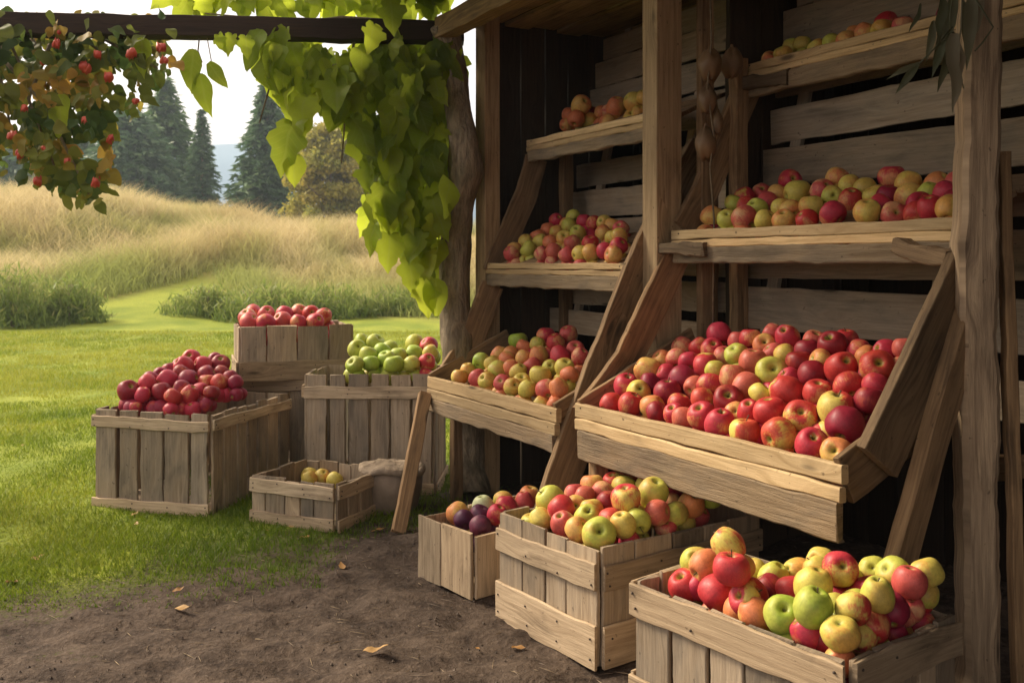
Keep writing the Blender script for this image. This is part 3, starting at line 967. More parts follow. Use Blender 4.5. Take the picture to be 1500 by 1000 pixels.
# ------------------------------------------------------------------ crates
def crate(name, base, rz, W, D, H, label, nf=5, ns=5, gap=.008, top=(.03, .05), bot=(.0, .05), m=M_CRATE, mband=M_BAND, th=.011, group="wooden apple crates", sidebot=True, jit=.0028):
    """base = front left corner on its support; x along the front, y away"""
    root = empty(name, base, rz, label, "crate", group)

    def panel(pname, p, d, ln, nsl, outward, bands=True):
        mb = MB(); p = Vector(p); d = Vector(d); o = Vector(outward)
        ws = [random.uniform(.8, 1.2) for _ in range(nsl)]
        k = ln / sum(ws); s = 0
        for w in ws:
            w *= k
            c = p + d * (s + w / 2)
            mb.board([c + Z * random.uniform(.002, .006), c + Z * (H - random.uniform(0, .012))], d, w - gap * random.uniform(.4, 1.5), th, jit=jit, seg=.03, endj=.006)
            s += w
        pn = mb.build(pname, m, root)
        if bands:
            for (off, hh), key in ((top, 't'), (bot, 'b')):
                if hh <= 0 or (key == 'b' and not sidebot and pname == 'end_panel'): continue
                zc = (H - off - hh / 2) if key == 't' else (off + hh / 2)
                b = MB()
                q = p + o * (th / 2 + .006)
                b.board([q - d * .004 + Z * (zc + random.uniform(-.004, .004)), q + d * (ln + .004) + Z * (zc + random.uniform(-.004, .004))], Z, hh, .009, jit=jit * 1.3, seg=.035, bow=.0)
                b.nails([q + d * t_ + Z * (zc + hh * w_) + o * .0055 for t_ in (.012, ln * .34, ln * .66, ln - .012) for w_ in (.22, -.24)], o)
                b.build("batten", mband, root)
        return pn
    panel("front_panel", (0, 0, 0), (1, 0, 0), W, nf, (0, -1, 0))
    panel("back_panel", (0, D, 0), (1, 0, 0), W, nf, (0, 1, 0), False)
    panel("end_panel", (-.001, th * .6, 0), (0, 1, 0), D - th * 1.2, ns, (-1, 0, 0))
    panel("end_panel", (W + .001, th * .6, 0), (0, 1, 0), D - th * 1.2, ns, (1, 0, 0))
    mb = MB()
    nb = 4
    for i in range(nb):
        mb.board([(.012, (i + .5) * D / nb, .012), (W - .012, (i + .5) * D / nb, .012)], (0, 1, 0), D / nb - .006, .01, jit=.002, seg=.08)
    mb.build("bottom", m, root)
    return root


def rz_of(fl, fr):
    return math.atan2(fr[1] - fl[1], fr[0] - fl[0])


CR = {}


def place(key, fl, fr, D, H, z=0.0, **kw):
    fl, fr = Vector((*fl, z)), Vector((*fr, z))
    W = (fr - fl).length
    rz = rz_of(fl, fr)
    name = kw.pop("name", "apple_crate")
    CR[key] = dict(root=crate(name, fl, rz, W, D, H, **kw), fl=fl, ux=(fr - fl).normalized(), uy=Vector((-math.sin(rz), math.cos(rz), 0)), W=W, D=D, H=H, z=z)


place("A", (-1.615, 3.70), (-1.130, 3.575), .62, .39, label="tall slatted crate heaped with deep red apples on the grass", nf=5, ns=7, gap=.014, top=(.03, .042), bot=(.0, .048), sidebot=False)
place("C", (-1.37, 4.30), (-.76, 4.34), .45, .425, label="plain crate beneath the small crate of red apples, mostly hidden", nf=5, ns=4, gap=.006, top=(.0, .05), bot=(0, .05))
place("B", (-1.205, 4.235), (-.735, 4.40), .38, .245, z=.427, label="small upright crate of dull red apples on top of another crate", nf=4, ns=3, gap=.005, top=(0, 0), bot=(.0, .085), m=M_CRATE)
place("D", (-.850, 3.93), (-.32, 3.90), .36, .50, label="tall crate of green apples next to the vine trunk", nf=6, ns=4, gap=.012, top=(.055, .05), bot=(0, .05))
place("E", (-.955, 3.52), (-.625, 3.37), .33, .175, label="small low crate with a few yellow apples inside", nf=5, ns=4, gap=.005, top=(.012, .05), bot=(0, .045))
place("J", (-.281, 2.89), (-.111, 2.675), .44, .195, label="low square crate holding plums and a pale green apple", nf=2, ns=3, gap=.003, top=(.0, .0), bot=(0, .0), m=M_BAND)
place("I", (-.030, 2.565), (.203, 2.235), .56, .288, label="deep pale crate of yellow and red apples in the middle of the front row", nf=4, ns=5, gap=.007, top=(.045, .06), bot=(0, .10))
place("H", (.256, 1.99), (.557, 1.59), .345, .298, label="front crate of large green and red apples beside the weathered post", nf=5, ns=5, gap=.008, top=(.012, .065), bot=(0, .10))

# ------------------------------------------------------------------ pot beside the low crate
c = Vector((-.455, 3.66, 0))
pot = empty("clay_pot", c, 0, "round brown pot with a thick pale rim behind the low crate", "pot")
mb = MB().lathe([(0, .004), (.075, .0), (.092, .02), (.110, .09), (.112, .165), (.1, .165), (.095, .10), (.06, .03), (0, .03)], jit=.03)
mb.build("body", M_CLAY, pot)
mb = MB().lathe([(.1, .155), (.120, .153), (.129, .162), (.126, .174), (.108, .182), (.07, .186), (.03, .19), (0, .19)], jit=.09)
mb.build("cloth_cover", M_GRAIN, pot)

# ------------------------------------------------------------------ apples
def catmull(p, n):
    out = []
    for i in range(len(p) - 1):
        p0, p1, p2, p3 = p[max(i - 1, 0)], p[i], p[i + 1], p[min(i + 2, len(p) - 1)]
        for k in range(n):
            t = k / n
            out.append(tuple(.5 * (2 * p1[j] + (p2[j] - p0[j]) * t + (2 * p0[j] - 5 * p1[j] + 4 * p2[j] - p3[j]) * t * t + (3 * p1[j] - p0[j] - 3 * p2[j] + p3[j]) * t ** 3) for j in (0, 1)))
    out.append(p[-1])
    return out


APROF = [
    [(0, .52), (.07, .56), (.17, .74), (.36, .86), (.62, .80), (.88, .52), (1.0, .10), (.95, -.32), (.76, -.66), (.5, -.83), (.26, -.84), (.1, -.74), (0, -.70)],
    [(0, .60), (.06, .63), (.15, .78), (.34, .90), (.60, .84), (.86, .56), (.98, .16), (.92, -.32), (.70, -.72), (.46, -.94), (.22, -.95), (.08, -.84), (0, -.80)],
    [(0, .44), (.08, .49), (.2, .66), (.42, .76), (.70, .70), (.93, .42), (1.03, .04), (.98, -.32), (.8, -.60), (.54, -.75), (.28, -.76), (.1, -.67), (0, -.63)],
    [(0, .66), (.05, .69), (.12, .82), (.28, .95), (.5, .92), (.76, .66), (.96, .18), (.97, -.24), (.80, -.64), (.52, -.86), (.25, -.88), (.1, -.78), (0, -.74)],
]


def apple_geo(k):
    prof = catmull(APROF[k], 2)
    seg = 26
    V, Fc = [], []
    o = k * 13.1
    for (r, z) in prof:
        for q in range(seg):
            t = 2 * math.pi * q / seg
            lob = 1 + .035 * math.cos(5 * t + k) * max(0, -z) + .02 * math.cos(5 * t + k) * max(0, z)
            nn = 1 + .09 * mnoise.noise((math.cos(t) * 1.1 + o, math.sin(t) * 1.1, z * 1.1)) * min(1, r * 2)
            V.append((max(r, 0) * lob * nn * math.cos(t), max(r, 0) * lob * nn * math.sin(t), z + .05 * r * math.cos(t + k)))
    for i in range(len(prof) - 1):
        for q in range(seg):
            a = i * seg + q; b = i * seg + (q + 1) % seg
            Fc.append((a, a + seg, b + seg, b))
    return V, Fc


AGEO = [apple_geo(k) for k in range(4)]


def apple_mat(name, base, blush, amt, green=(0.30, 0.32, 0.05), stripe=.5, under=None):
    """base skin with a blush on one side, streaks from stem to eye, pale dots"""
    m, nt, b = new_mat(name)
    tc = N(nt, "ShaderNodeTexCoord"); oi = N(nt, "ShaderNodeObjectInfo")
    gat = N(nt, "ShaderNodeAttribute", attribute_name="g")     # unit-size skin coordinates
    co = gat.outputs["Vector"]
    sep = N(nt, "ShaderNodeSeparateXYZ"); nt.links.new(co, sep.inputs[0])
    rnd = oi.outputs["Random"]
    off = N(nt, "ShaderNodeVectorMath"); off.operation = 'ADD'
    cmb = N(nt, "ShaderNodeCombineXYZ")
    for i in range(3): nt.links.new(math_n(nt, 'MULTIPLY', rnd, 31.0 + 17 * i), cmb.inputs[i])
    nt.links.new(co, off.inputs[0]); nt.links.new(cmb.outputs[0], off.inputs[1])
    big = noise_n(nt, off.outputs[0], 1.1, 2, .5)
    strk = noise_n(nt, vmul(nt, off.outputs[0], (9, 9, 1.0)), 1, 4, .6)
    side = math_n(nt, 'MULTIPLY', sep.outputs["X"], .30)
    fac = math_n(nt, 'ADD', math_n(nt, 'ADD', big, side), math_n(nt, 'MULTIPLY', math_n(nt, 'SUBTRACT', strk, .5), stripe))
    fac = math_n(nt, 'ADD', fac, math_n(nt, 'MULTIPLY', math_n(nt, 'SUBTRACT', rnd, .5), .16))
    lo = .78 - amt * .62
    c = mixc(nt, mapr(nt, fac, lo - .13, lo + .17, 0, 1, True), base, blush)
    dk = mixc(nt, .5, blush, tuple(x * .35 for x in blush))
    c = mixc(nt, math_n(nt, 'MULTIPLY', mapr(nt, strk, .50, .70, 0, .5, True), mapr(nt, fac, lo, lo + .3)), c, dk)
    # hollow at the stem and eye
    r2 = math_n(nt, 'SQRT', math_n(nt, 'ADD', math_n(nt, 'POWER', sep.outputs["X"], 2), math_n(nt, 'POWER', sep.outputs["Y"], 2)))
    r2n = math_n(nt, 'ADD', r2, math_n(nt, 'MULTIPLY', math_n(nt, 'SUBTRACT', strk, .5), .35))
    c = mixc(nt, mapr(nt, r2n, .34, .10, 0, .75, True), c, green)
    c = mixc(nt, mapr(nt, r2, .13, .03, 0, .8, True), c, (.09, .065, .02))
    vor = N(nt, "ShaderNodeTexVoronoi", Scale=13.0); nt.links.new(off.outputs[0], vor.inputs["Vector"])
    c = mixc(nt, mapr(nt, vor.outputs["Distance"], .14, .06, 0, .55, True), c, tuple(min(1, x * 1.3 + .12) for x in base))
    scar = noise_n(nt, off.outputs[0], 2.3, 5, .65)
    c = mixc(nt, mapr(nt, scar, .68, .75, 0, .65, True), c, (.24, .13, .06))
    mott = noise_n(nt, off.outputs[0], 5, 3, .6)
    hs = N(nt, "ShaderNodeHueSaturation"); hs.inputs["Saturation"].default_value = 1.0
    nt.links.new(mapr(nt, mott, .3, .7, .86, 1.14), hs.inputs["Value"])
    nt.links.new(mapr(nt, math_n(nt, 'FRACT', math_n(nt, 'MULTIPLY', rnd, 7.31)), 0, 1, .488, .507), hs.inputs["Hue"])
    nt.links.new(c, hs.inputs["Color"])
    nt.links.new(hs.outputs[0], b.inputs["Base Color"])
    nt.links.new(mapr(nt, mott, .3, .7, .40, .58), b.inputs["Roughness"])
    b.inputs["Specular IOR Level"].default_value = 0.33
    bp = N(nt, "ShaderNodeBump", Strength=.12, Distance=.003)
    nt.links.new(mott, bp.inputs["Height"]); nt.links.new(bp.outputs[0], b.inputs["Normal"])
    return m


YB = (0.58, 0.46, 0.10)
ACOL = {
    'R': ("red", apple_mat("red_apple_skin", (0.56, 0.24, 0.09), (0.44, 0.030, 0.032), .97)),
    'D': ("dark red", apple_mat("dark_red_apple_skin", (0.40, 0.08, 0.04), (0.24, 0.012, 0.021), 1.0)),
    'P': ("pinkish orange", apple_mat("pink_apple_skin", (0.60, 0.32, 0.14), (0.50, 0.10, 0.07), .82)),
    'O': ("orange", apple_mat("orange_apple_skin", (0.62, 0.38, 0.10), (0.58, 0.20, 0.07), .62)),
    'B': ("red and yellow", apple_mat("blushed_apple_skin", YB, (0.48, 0.045, 0.035), .66)),
    'Y': ("yellow", apple_mat("yellow_apple_skin", (0.57, 0.46, 0.09), (0.58, 0.32, 0.07), .36)),
    'L': ("yellow green", apple_mat("yellow_green_apple_skin", (0.46, 0.46, 0.075), (0.48, 0.34, 0.07), .26)),
    'G': ("green", apple_mat("green_apple_skin", (0.30, 0.40, 0.045), (0.38, 0.42, 0.07), .4, stripe=.3)),
    'U': ("purple", apple_mat("plum_skin", (0.16, 0.035, 0.06), (0.075, 0.016, 0.04), .8, green=(.12, .04, .05), stripe=.2)),
    'W': ("pale green", apple_mat("pale_apple_skin", (0.50, 0.53, 0.30), (0.46, 0.50, 0.26), .4)),
}
AMESH = {}


def apple_mesh(k, col):
    if (k, col) not in AMESH:
        V, Fc = AGEO[k]
        me = bpy.data.meshes.new("apple")
        me.from_pydata(V, [], Fc)
        me.polygons.foreach_set("use_smooth", np.ones(len(Fc), dtype=bool))
        at = me.attributes.new("g", 'FLOAT_VECTOR', 'POINT')
        at.data.foreach_set("vector", np.array(V, dtype=np.float32).ravel())
        me.materials.append(ACOL[col][1])
        me.update()
        AMESH[(k, col)] = me
    return AMESH[(k, col)]


smb = MB().tube([(0, 0, .50), (.03, 0, .72), (.09, .02, .92), (.17, .04, 1.08)], [.035, .03, .032, .045], 7)
_st = smb.build("stem", M_STEM)
STEM_ME = _st.data
bpy.data.objects.remove(_st)

# seen in the photograph: x y radius colour (and height, where an apple lies on top of others); own zoom scale per list
LISTS = {
    "T2": ((860, 450, 3.0), """580 115 57 R,665 143 48 P,717 128 40 R,780 160 50 O,880 128 58 R,812 112 36 P,1000 143 46 P,1083 163 68 D,1140 138 46 R,1196 188 46 R,1232 212 42 O,1320 190 58 R,1400 172 40 P,
417 168 46 P,492 168 44 R,550 180 50 R,330 225 36 O,395 220 46 P,448 235 44 R,603 212 42 P,525 255 65 B,566 276 42 L,655 200 52 L,730 235 62 P,822 198 38 P,872 203 42 Y,935 235 60 D,970 185 56 D,1025 230 38 O,1118 260 72 R,1275 255 78 R,
172 340 57 R,265 272 62 O,350 290 44 R,420 310 62 D,640 298 60 P,813 280 70 L!,990 290 65 D,1270 335 58 R,228 365 56 Y!,275 330 46 D,355 370 63 D,473 345 42 P,543 335 58 R,700 340 62 P,890 310 52 R,1013 365 62 R,1150 340 65 R,
105 415 42 R,190 420 57 R,285 430 52 O,308 458 50 D,405 425 52 R,505 395 52 B,623 402 67 D,765 375 50 Y,880 365 75 B,1243 405 68 D,385 465 52 R,430 482 42 P,505 470 65 R,658 465 42 O,715 450 52 R,805 447 72 R,940 470 72 B!,1095 440 85 B,
585 505 68 R,697 540 70 B,842 552 80 B,988 595 78 R,1135 505 82 D,1095 628 68 O!"""),
    "H": ((920, 740, 3.0), """222 225 72 L!.405,440 165 72 B.435,340 255 62 O.37,455 270 78 B.395,262 335 75 R.335,390 375 80 R.345,540 385 75 B,545 290 46 Y,640 310 58 L,500 460 40 O,560 465 44 O,615 365 48 D,750 285 56 Y,725 370 62 R,850 290 70 Y,865 365 88 Y.35,850 240 52 Y,965 265 75 B!.36,
675 465 90 G!.345,790 460 62 R,900 470 88 G.345,800 560 65 R,885 575 62 D,1050 330 52 L,1110 375 78 R.335,1005 410 50 D,1090 490 80 B.33,1030 580 80 Y,1215 295 72 L,1362 330 72 Y,1235 430 56 P,1330 400 48 R,1195 530 44 R,1275 505 66 L,1330 460 42 D,1432 390 40 P,1402 465 56 L,990 470 52 L,1120 290 42 L"""),
    "I": ((610, 660, 3.0), """497 262 52 L,595 210 65 L.35,627 252 62 R.34,560 292 52 Y,535 305 38 L,680 312 56 P,700 235 48 O,745 195 42 P,722 345 62 O,770 260 46 Y,812 300 65 L,840 220 42 D,745 135 52 O,810 95 50 R,862 100 48 R,905 130 52 B,935 112 50 R,895 150 56 L,815 175 40 P,695 188 36 P,1010 145 60 Y!,933 215 68 B.365,1053 215 60 R,1118 170 56 R,1205 208 70 L.36,1140 260 48 P,935 325 62 B,862 370 76 L!,1078 308 58 L,1015 345 46 Y,1000 285 44 Y,1230 315 65 L,1315 265 50 G,1388 310 63 O,1175 325 44 P"""),
    "J": ((610, 660, 3.0), """153 258 52 O,210 215 50 W,360 200 50 Y,378 232 50 R,465 195 52 O,208 298 38 U,280 325 44 U,290 265 46 U,345 272 34 R,420 210 40 P"""),
    "T2M": ((1000, 230, 3.571), """150 305 60 O,235 215 56 B,285 237 42 L,235 322 44 L,320 312 68 P,335 250 46 R,385 180 50 P,390 262 44 L,440 235 60 P,500 185 42 O,565 120 62 R!,600 178 68 Y,518 260 48 Y,565 268 56 O,670 250 65 Y,430 322 48 Y,530 322 52 O,730 170 62 P,783 200 58 L!,810 105 62 O,875 145 44 Y,955 155 58 L,785 290 72 R,650 322 46 R,880 220 65 R,1005 195 48 Y,1075 195 62 D,1095 100 70 R,1180 130 65 Y,1330 140 72 O,
965 280 72 Y,1035 250 60 R,1105 293 60 P,1190 225 78 O,1240 240 48 R,1285 190 46 L,1225 287 44 R,1300 260 52 R,1380 180 62 R,1395 258 56 Y,1438 220 44 D,1432 135 46 P"""),
    "T2T": ((1120, 10, 5.0), """135 340 58 Y,200 290 70 L,275 270 62 L,385 305 62 Y,490 262 70 L,600 268 50 O,665 190 58 O,735 180 66 O,890 110 88 R,865 205 85 Y,1010 140 64 P,45 410 46 O,1340 112 58 D"""),
    "T1": ((640, 460, 6.25), """205 565 66 Y,280 512 62 Y,405 425 82 G,380 580 88 P,460 600 80 Y,740 230 85 G,570 360 80 O,560 500 92 L,600 620 80 P,505 440 55 Y,680 350 72 O,640 405 62 O,800 290 68 O,920 265 72 L,1000 190 85 R,1085 250 90 R,1205 170 82 P,930 365 86 O,795 390 60 O,870 455 76 P,680 480 68 O,745 520 80 Y,1130 370 95 R,1270 310 78 P,1310 375 60 P,945 545 95 Y,1040 480 64 L,1170 480 90 Y,1215 550 64 O,780 610 78 Y,825 672 82 Y,1000 680 100 P,1115 665 92 O,690 655 52 Y"""),
    "T1M": ((720, 290, 7.5), """140 560 80 O,235 602 66 P,330 420 80 O,270 480 78 Y,450 370 76 P,595 270 78 R,570 345 66 O,400 550 92 L,540 470 90 Y,645 480 80 O,720 290 78 O,710 370 80 Y,870 200 82 L,860 290 78 L,560 602 68 P,680 572 90 P,800 430 82 Y,885 480 90 P,950 380 95 L,1015 245 74 R,1130 270 88 R,1240 260 60 Y,1335 290 78 Y,1230 370 95 O,1085 480 95 R,980 600 76 Y,1090 590 82 Y,1250 570 82 R,1340 430 76 Y,830 612 60 P,1395 520 80 R,1405 410 74 Y,1335 615 70 O,1420 330 70 P"""),
    "T1T": ((640, 0, 2.5), """430 448 35 D,470 412 34 Y,493 428 28 O,540 397 36 O,587 414 28 O,645 394 40 O,725 372 42 Y,765 352 34 Y,615 405 28 P"""),
    "A": ((150, 430, 3.0), """60 420 36 D,105 420 46 R,137 370 42 R,240 330 34 D,190 390 44 R,210 350 34 D,305 320 42 D,280 375 46 R,170 438 34 R,245 423 44 R,335 415 40 R,310 448 38 R,385 440 42 R,375 375 48 R,430 420 38 R,390 280 46 R,380 315 44 R,440 310 42 R,490 305 42 D,460 350 40 R,458 383 38 R,515 385 38 R,480 430 36 D,525 345 36 D,560 365 34 D,585 385 32 R,510 290 36 D,340 345 40 D"""),
    "B": ((150, 430, 3.0), """612 102 46 P,625 122 42 P,662 85 40 R,720 90 45 P,705 125 42 R,800 85 40 R,792 115 42 P,865 80 40 P,918 85 40 R,970 97 38 R,935 120 42 R,860 122 36 R"""),
    "D": ((150, 430, 3.0), """1110 307 38 G,1120 240 48 G,1200 212 40 G,1138 202 32 G,1168 270 42 G,1180 303 38 G,1228 250 40 G,1262 240 38 G,1250 280 38 G,1298 270 40 G,1280 305 42 G,1370 265 48 G,1372 303 38 L,1370 212 38 L,1433 225 40 R,1445 295 38 R,1468 255 36 L"""),
    "E": ((0, 0, 1.0), """453 700 10 Y,470 697 12 Y,490 701 12 Y,437 693 10 Y"""),
}
WHERE = {"T2": "of the wide low tray", "H": "of the front crate by the post", "I": "of the deep pale crate", "J": "of the low plum crate", "T2M": "of the wide middle shelf", "T2T": "of the wide top shelf",
         "T1": "of the narrow low tray", "T1M": "of the narrow middle shelf", "T1T": "of the narrow top shelf", "A": "of the tall red apple crate", "B": "of the raised small crate", "D": "of the green apple crate", "E": "of the small low crate"}


def stand_frame(l0, l1, a0, a1, z, slope):
    return dict(o=S(l0, a0, 0), ux=L_DIR.copy(), uy=E_DIR.copy(), W=l1 - l0, D=a1 - a0, z=z, slope=slope, dome=0)


FR = {
    "T2": stand_frame(1.075, 2.06, .012, .50, .545, .46), "T2M": stand_frame(1.08, 2.09, .376, .70, 1.058, .46), "T2T": stand_frame(1.08, 2.10, .672, .825, 1.635, .30),
    "T1": stand_frame(.022, .93, .012, .48, .512, .44), "T1M": stand_frame(.03, .945, .268, .60, .966, .46), "T1T": stand_frame(.02, .955, .462, .72, 1.475, .3),
}
for key, zc, slope in (("H", .300, .10), ("I", .292, .13), ("J", .185, .03), ("A", .392, .24), ("B", .675, .10), ("D", .515, .28), ("E", .10, .05)):
    c = CR[key]
    FR[key] = dict(o=c["fl"], ux=c["ux"], uy=c["uy"], W=c["W"], D=c["D"], z=zc, slope=slope, dome=0)

ALL = []
DEBUG = False
for key, ((ox, oy, k), txt) in LISTS.items():
    fr = FR[key]
    items = []
    for t in txt.replace("\n", "").split(","):
        x, y, r, c = t.split()
        px, py, pr = ox + float(x) / k, oy + float(y) / k, float(r) / k
        col = c[0]; dim = "!" in c
        if key == "A" and col == 'R' and random.random() < .55: col = 'D'
        zz = c[1:].replace("!", "")
        ray = Vector(((px - 750) / F, 1.0, -(py - 385) / F))
        if zz:
            d = (float(zz) - EYE) / ray.z
            pos = Vector((0, 0, EYE)) + ray * d
        else:       # meet the sloping surface of the heap
            # z = z0 + slope * v, v = (p - o).uy
            o, uy, z0, sl = fr["o"], fr["uy"], fr["z"], fr["slope"]
            v0 = (Vector((0, 0, 0)) - Vector((o.x, o.y, 0))).dot(uy)
            vk = Vector((ray.x, ray.y, 0)).dot(uy)
            d = (EYE - z0 - sl * v0) / (sl * vk - ray.z)
            pos = Vector((0, 0, EYE)) + ray * d
        rad = min(max(pr * pos.y / F * .97, .026), .045)
        items.append(dict(p=pos, r=rad, c=col, dim=dim, key=key, pr=pr, top=bool(zz), py=py))
    eye = Vector((0, 0, EYE))
    floor_z = {"H": .15, "I": .15, "J": .06, "A": .2, "D": .3, "E": .03, "B": .52}.get(key)
    for a in items:
        a["ray"] = a["p"] - eye; a["ray"] /= a["ray"].y; a["d"] = a["p"].y
        a["k"] = max(a["pr"] / F, .0315 / a["d"])
    for it in range(220):
        for a in items:
            a["p"] = eye + a["ray"] * a["d"]; a["r"] = min(max(a["k"] * a["d"], .03), .043)
        for i in range(len(items)):
            for j in range(i):
                a, b = items[i], items[j]
                ln = (a["p"] - b["p"]).length; need = (a["r"] + b["r"]) * .97
                if ln < need:
                    near, far = (a, b) if (a["d"] - a["pr"] * .0008) < (b["d"] - b["pr"] * .0008) else (b, a)
                    mv = (need - ln) * .16 + .0004
                    near["d"] -= mv * .8; far["d"] += mv
        for a in items:
            p = eye + a["ray"] * a["d"]
            rel = p - fr["o"]; m_ = a["r"] + .006
            v = rel.dot(fr["uy"]); rv = a["ray"].dot(fr["uy"])
            if v < m_: a["d"] += (m_ - v) / rv
            elif v > fr["D"] - m_ and rv > .2: a["d"] -= (v - fr["D"] + m_) / rv * .6
            fz = floor_z if floor_z else fr["z"] - .055 + fr["slope"] * v
            p = eye + a["ray"] * a["d"]
            if p.z < fz + a["r"] * .3 and a["ray"].z < 0: a["d"] -= min(.02, (fz + a["r"] * .3 - p.z) / -a["ray"].z)
    for a in items:
        a["p"] = eye + a["ray"] * a["d"]; a["r"] *= .985; a["z0"] = a["p"].z
    for it in range(160):
        for i in range(len(items)):
            for j in range(i):
                a, b = items[i], items[j]
                d = a["p"] - b["p"]; ln = max(d.length, 1e-5); need = (a["r"] + b["r"]) * .975
                if ln < need:
                    sft = d / ln * (need - ln) * .3
                    sft.z *= .7
                    a["p"] += sft; b["p"] -= sft
        for a in items:
            rel = a["p"] - fr["o"]; m_ = a["r"] + .006
            u, v = rel.dot(fr["ux"]), rel.dot(fr["uy"])
            u2, v2 = min(max(u, m_), fr["W"] - m_), min(max(v, m_), max(fr["D"] - m_, m_))
            a["p"] += fr["ux"] * (u2 - u) + fr["uy"] * (v2 - v)
            fz = floor_z if floor_z else fr["z"] - .055 + fr["slope"] * v2
            a["p"].z += ((a["z0"] - .004) - a["p"].z) * .08
            a["p"].z = max(a["p"].z, fz + a["r"] * .75)
    bad = True
    while bad:
        bad = None
        for i in range(len(items)):
            for j in range(i):
                a, b = items[i], items[j]
                o_ = 1 - (a["p"] - b["p"]).length / (a["r"] + b["r"])
                if o_ > .13 and (bad is None or o_ > bad[0]): bad = (o_, a if a["pr"] < b["pr"] else b)
        if bad: items[:] = [x for x in items if x is not bad[1]]
    ALL.append((key, items))
    if DEBUG:
        ov = sorted([((a['r'] + b['r'] - (a['p'] - b['p']).length) / (a['r'] + b['r']), round(a['pr']), round(b['pr'])) for i, a in enumerate(items) for b in items[:i]], reverse=True)
        print('DBG', key, len(items), [round(o[0], 2) for o in ov[:14]])

order = sorted((a for _, its in ALL for a in its), key=lambda a: -a["pr"])
KEEP = set(id(a) for a in order[:298])
STUFF_V, STUFF_F, STUFF_G, STUFF_M = [], [], [], []
COLS = list(ACOL)


def rot_for(a):
    if a["dim"]:
        d = (Vector((0, 0, EYE + .25)) - a["p"]).normalized() + Vector((random.uniform(-.25, .25), 0, random.uniform(0, .35)))
    else:
        t = R(random.uniform(0, 75)); ph = random.random() * 6.283
        d = Vector((math.sin(t) * math.cos(ph), math.sin(t) * math.sin(ph), math.cos(t)))
        if random.random() < .25: d.z = -d.z
    q = d.to_track_quat('Z', 'Y')
    return (q.to_matrix() @ Matrix.Rotation(random.random() * 6.283, 3, 'Z'))


def to_stuff(p, r, col, rot):
    V, Fc = AGEO[random.randrange(4)]
    base = len(STUFF_V)
    for v in V:
        STUFF_V.append(p + rot @ (Vector(v) * r)); STUFF_G.append(v)
    for f in Fc:
        STUFF_F.append(tuple(i + base for i in f)); STUFF_M.append(COLS.index(col))


ORD = ["first", "second", "third", "fourth", "fifth", "sixth", "seventh", "eighth", "ninth", "tenth", "eleventh", "twelfth", "thirteenth", "fourteenth", "fifteenth", "sixteenth", "seventeenth", "eighteenth", "nineteenth", "twentieth"]
for key, items in ALL:
    fr = FR[key]
    for a in items:
        rel = a["p"] - fr["o"]; a["u"], a["v"] = rel.dot(fr["ux"]), rel.dot(fr["uy"])
    its = sorted(items, key=lambda a: a["v"])
    nrow = max(1, round((its[-1]["v"] - its[0]["v"]) / .075) + 1)
    v0, v1 = its[0]["v"] - .001, its[-1]["v"] + .001
    rows = [[] for _ in range(nrow)]
    for a in its:
        rows[min(nrow - 1, int((a["v"] - v0) / (v1 - v0) * nrow))].append(a)
    rows = [r for r in rows if r]
    for ri, row in enumerate(rows):
        row.sort(key=lambda a: a["u"])
        for ci, a in enumerate(row):
            rn = "front row" if ri == 0 else ("back row" if ri == len(rows) - 1 else f"{ORD[ri]} row")
            cname = ACOL[a["c"]][0]
            kind = "plum" if a["c"] == 'U' else "apple"
            lab = f"{cname} {kind}, {ORD[ci]} from left, {rn} {WHERE[key]}"
            rot = rot_for(a)
            sq = Vector((random.uniform(.95, 1.05), random.uniform(.95, 1.05), random.uniform(.93, 1.06)))
            if id(a) not in KEEP:
                to_stuff(a["p"], a["r"] * 1.02, a["c"], rot); continue
            o = bpy.data.objects.new(kind, apple_mesh(random.randrange(4), a["c"]))
            o.matrix_world = Matrix.Translation(a["p"]) @ rot.to_4x4() @ Matrix.Diagonal((*(sq * a["r"] * 1.02), 1))
            COL.objects.link(o)
            tag(o, lab, kind, f"apples {WHERE[key]}")
            if key in ("H", "I", "T2") and not a["dim"] and random.random() < .55 and a["pr"] > 15 and kind == "apple":
                s = bpy.data.objects.new("stem", STEM_ME); COL.objects.link(s); s.parent = o
    # the layer underneath that shows in the gaps
    if key == "E": continue
    for a in items:
        for q in range(1 if key in ("H", "I") else 2):
            p = a["p"] + Vector((random.uniform(-1, 1), random.uniform(-1, 1), 0)) * a["r"] * .9 - Z * a["r"] * random.uniform(1.3, 1.7)
            rel = p - fr["o"]; m_ = a["r"] * 1.0 + .008
            u, v = rel.dot(fr["ux"]), rel.dot(fr["uy"])
            u2, v2 = min(max(u, m_), fr["W"] - m_), min(max(v, m_), max(fr["D"] - m_, m_))
            p += fr["ux"] * (u2 - u) + fr["uy"] * (v2 - v)
            to_stuff(p, a["r"] * .9, a["c"] if random.random() < .5 else random.choice(items)["c"], rot_for(dict(dim=False)))
me = bpy.data.meshes.new("apples")
me.from_pydata([tuple(v) for v in STUFF_V], [], STUFF_F)
at = me.attributes.new("g", 'FLOAT_VECTOR', 'POINT')
at.data.foreach_set("vector", np.array(STUFF_G, dtype=np.float32).ravel())
me.polygons.foreach_set("use_smooth", np.ones(len(STUFF_F), dtype=bool))
for c in COLS: me.materials.append(ACOL[c][1])
me.polygons.foreach_set("material_index", np.array(STUFF_M, dtype=np.int32))
me.update()
o = bpy.data.objects.new("apples", me); COL.objects.link(o)
tag(o, "apples lying deeper in the heaps, glimpsed between the upper ones", "apples", kind="stuff")

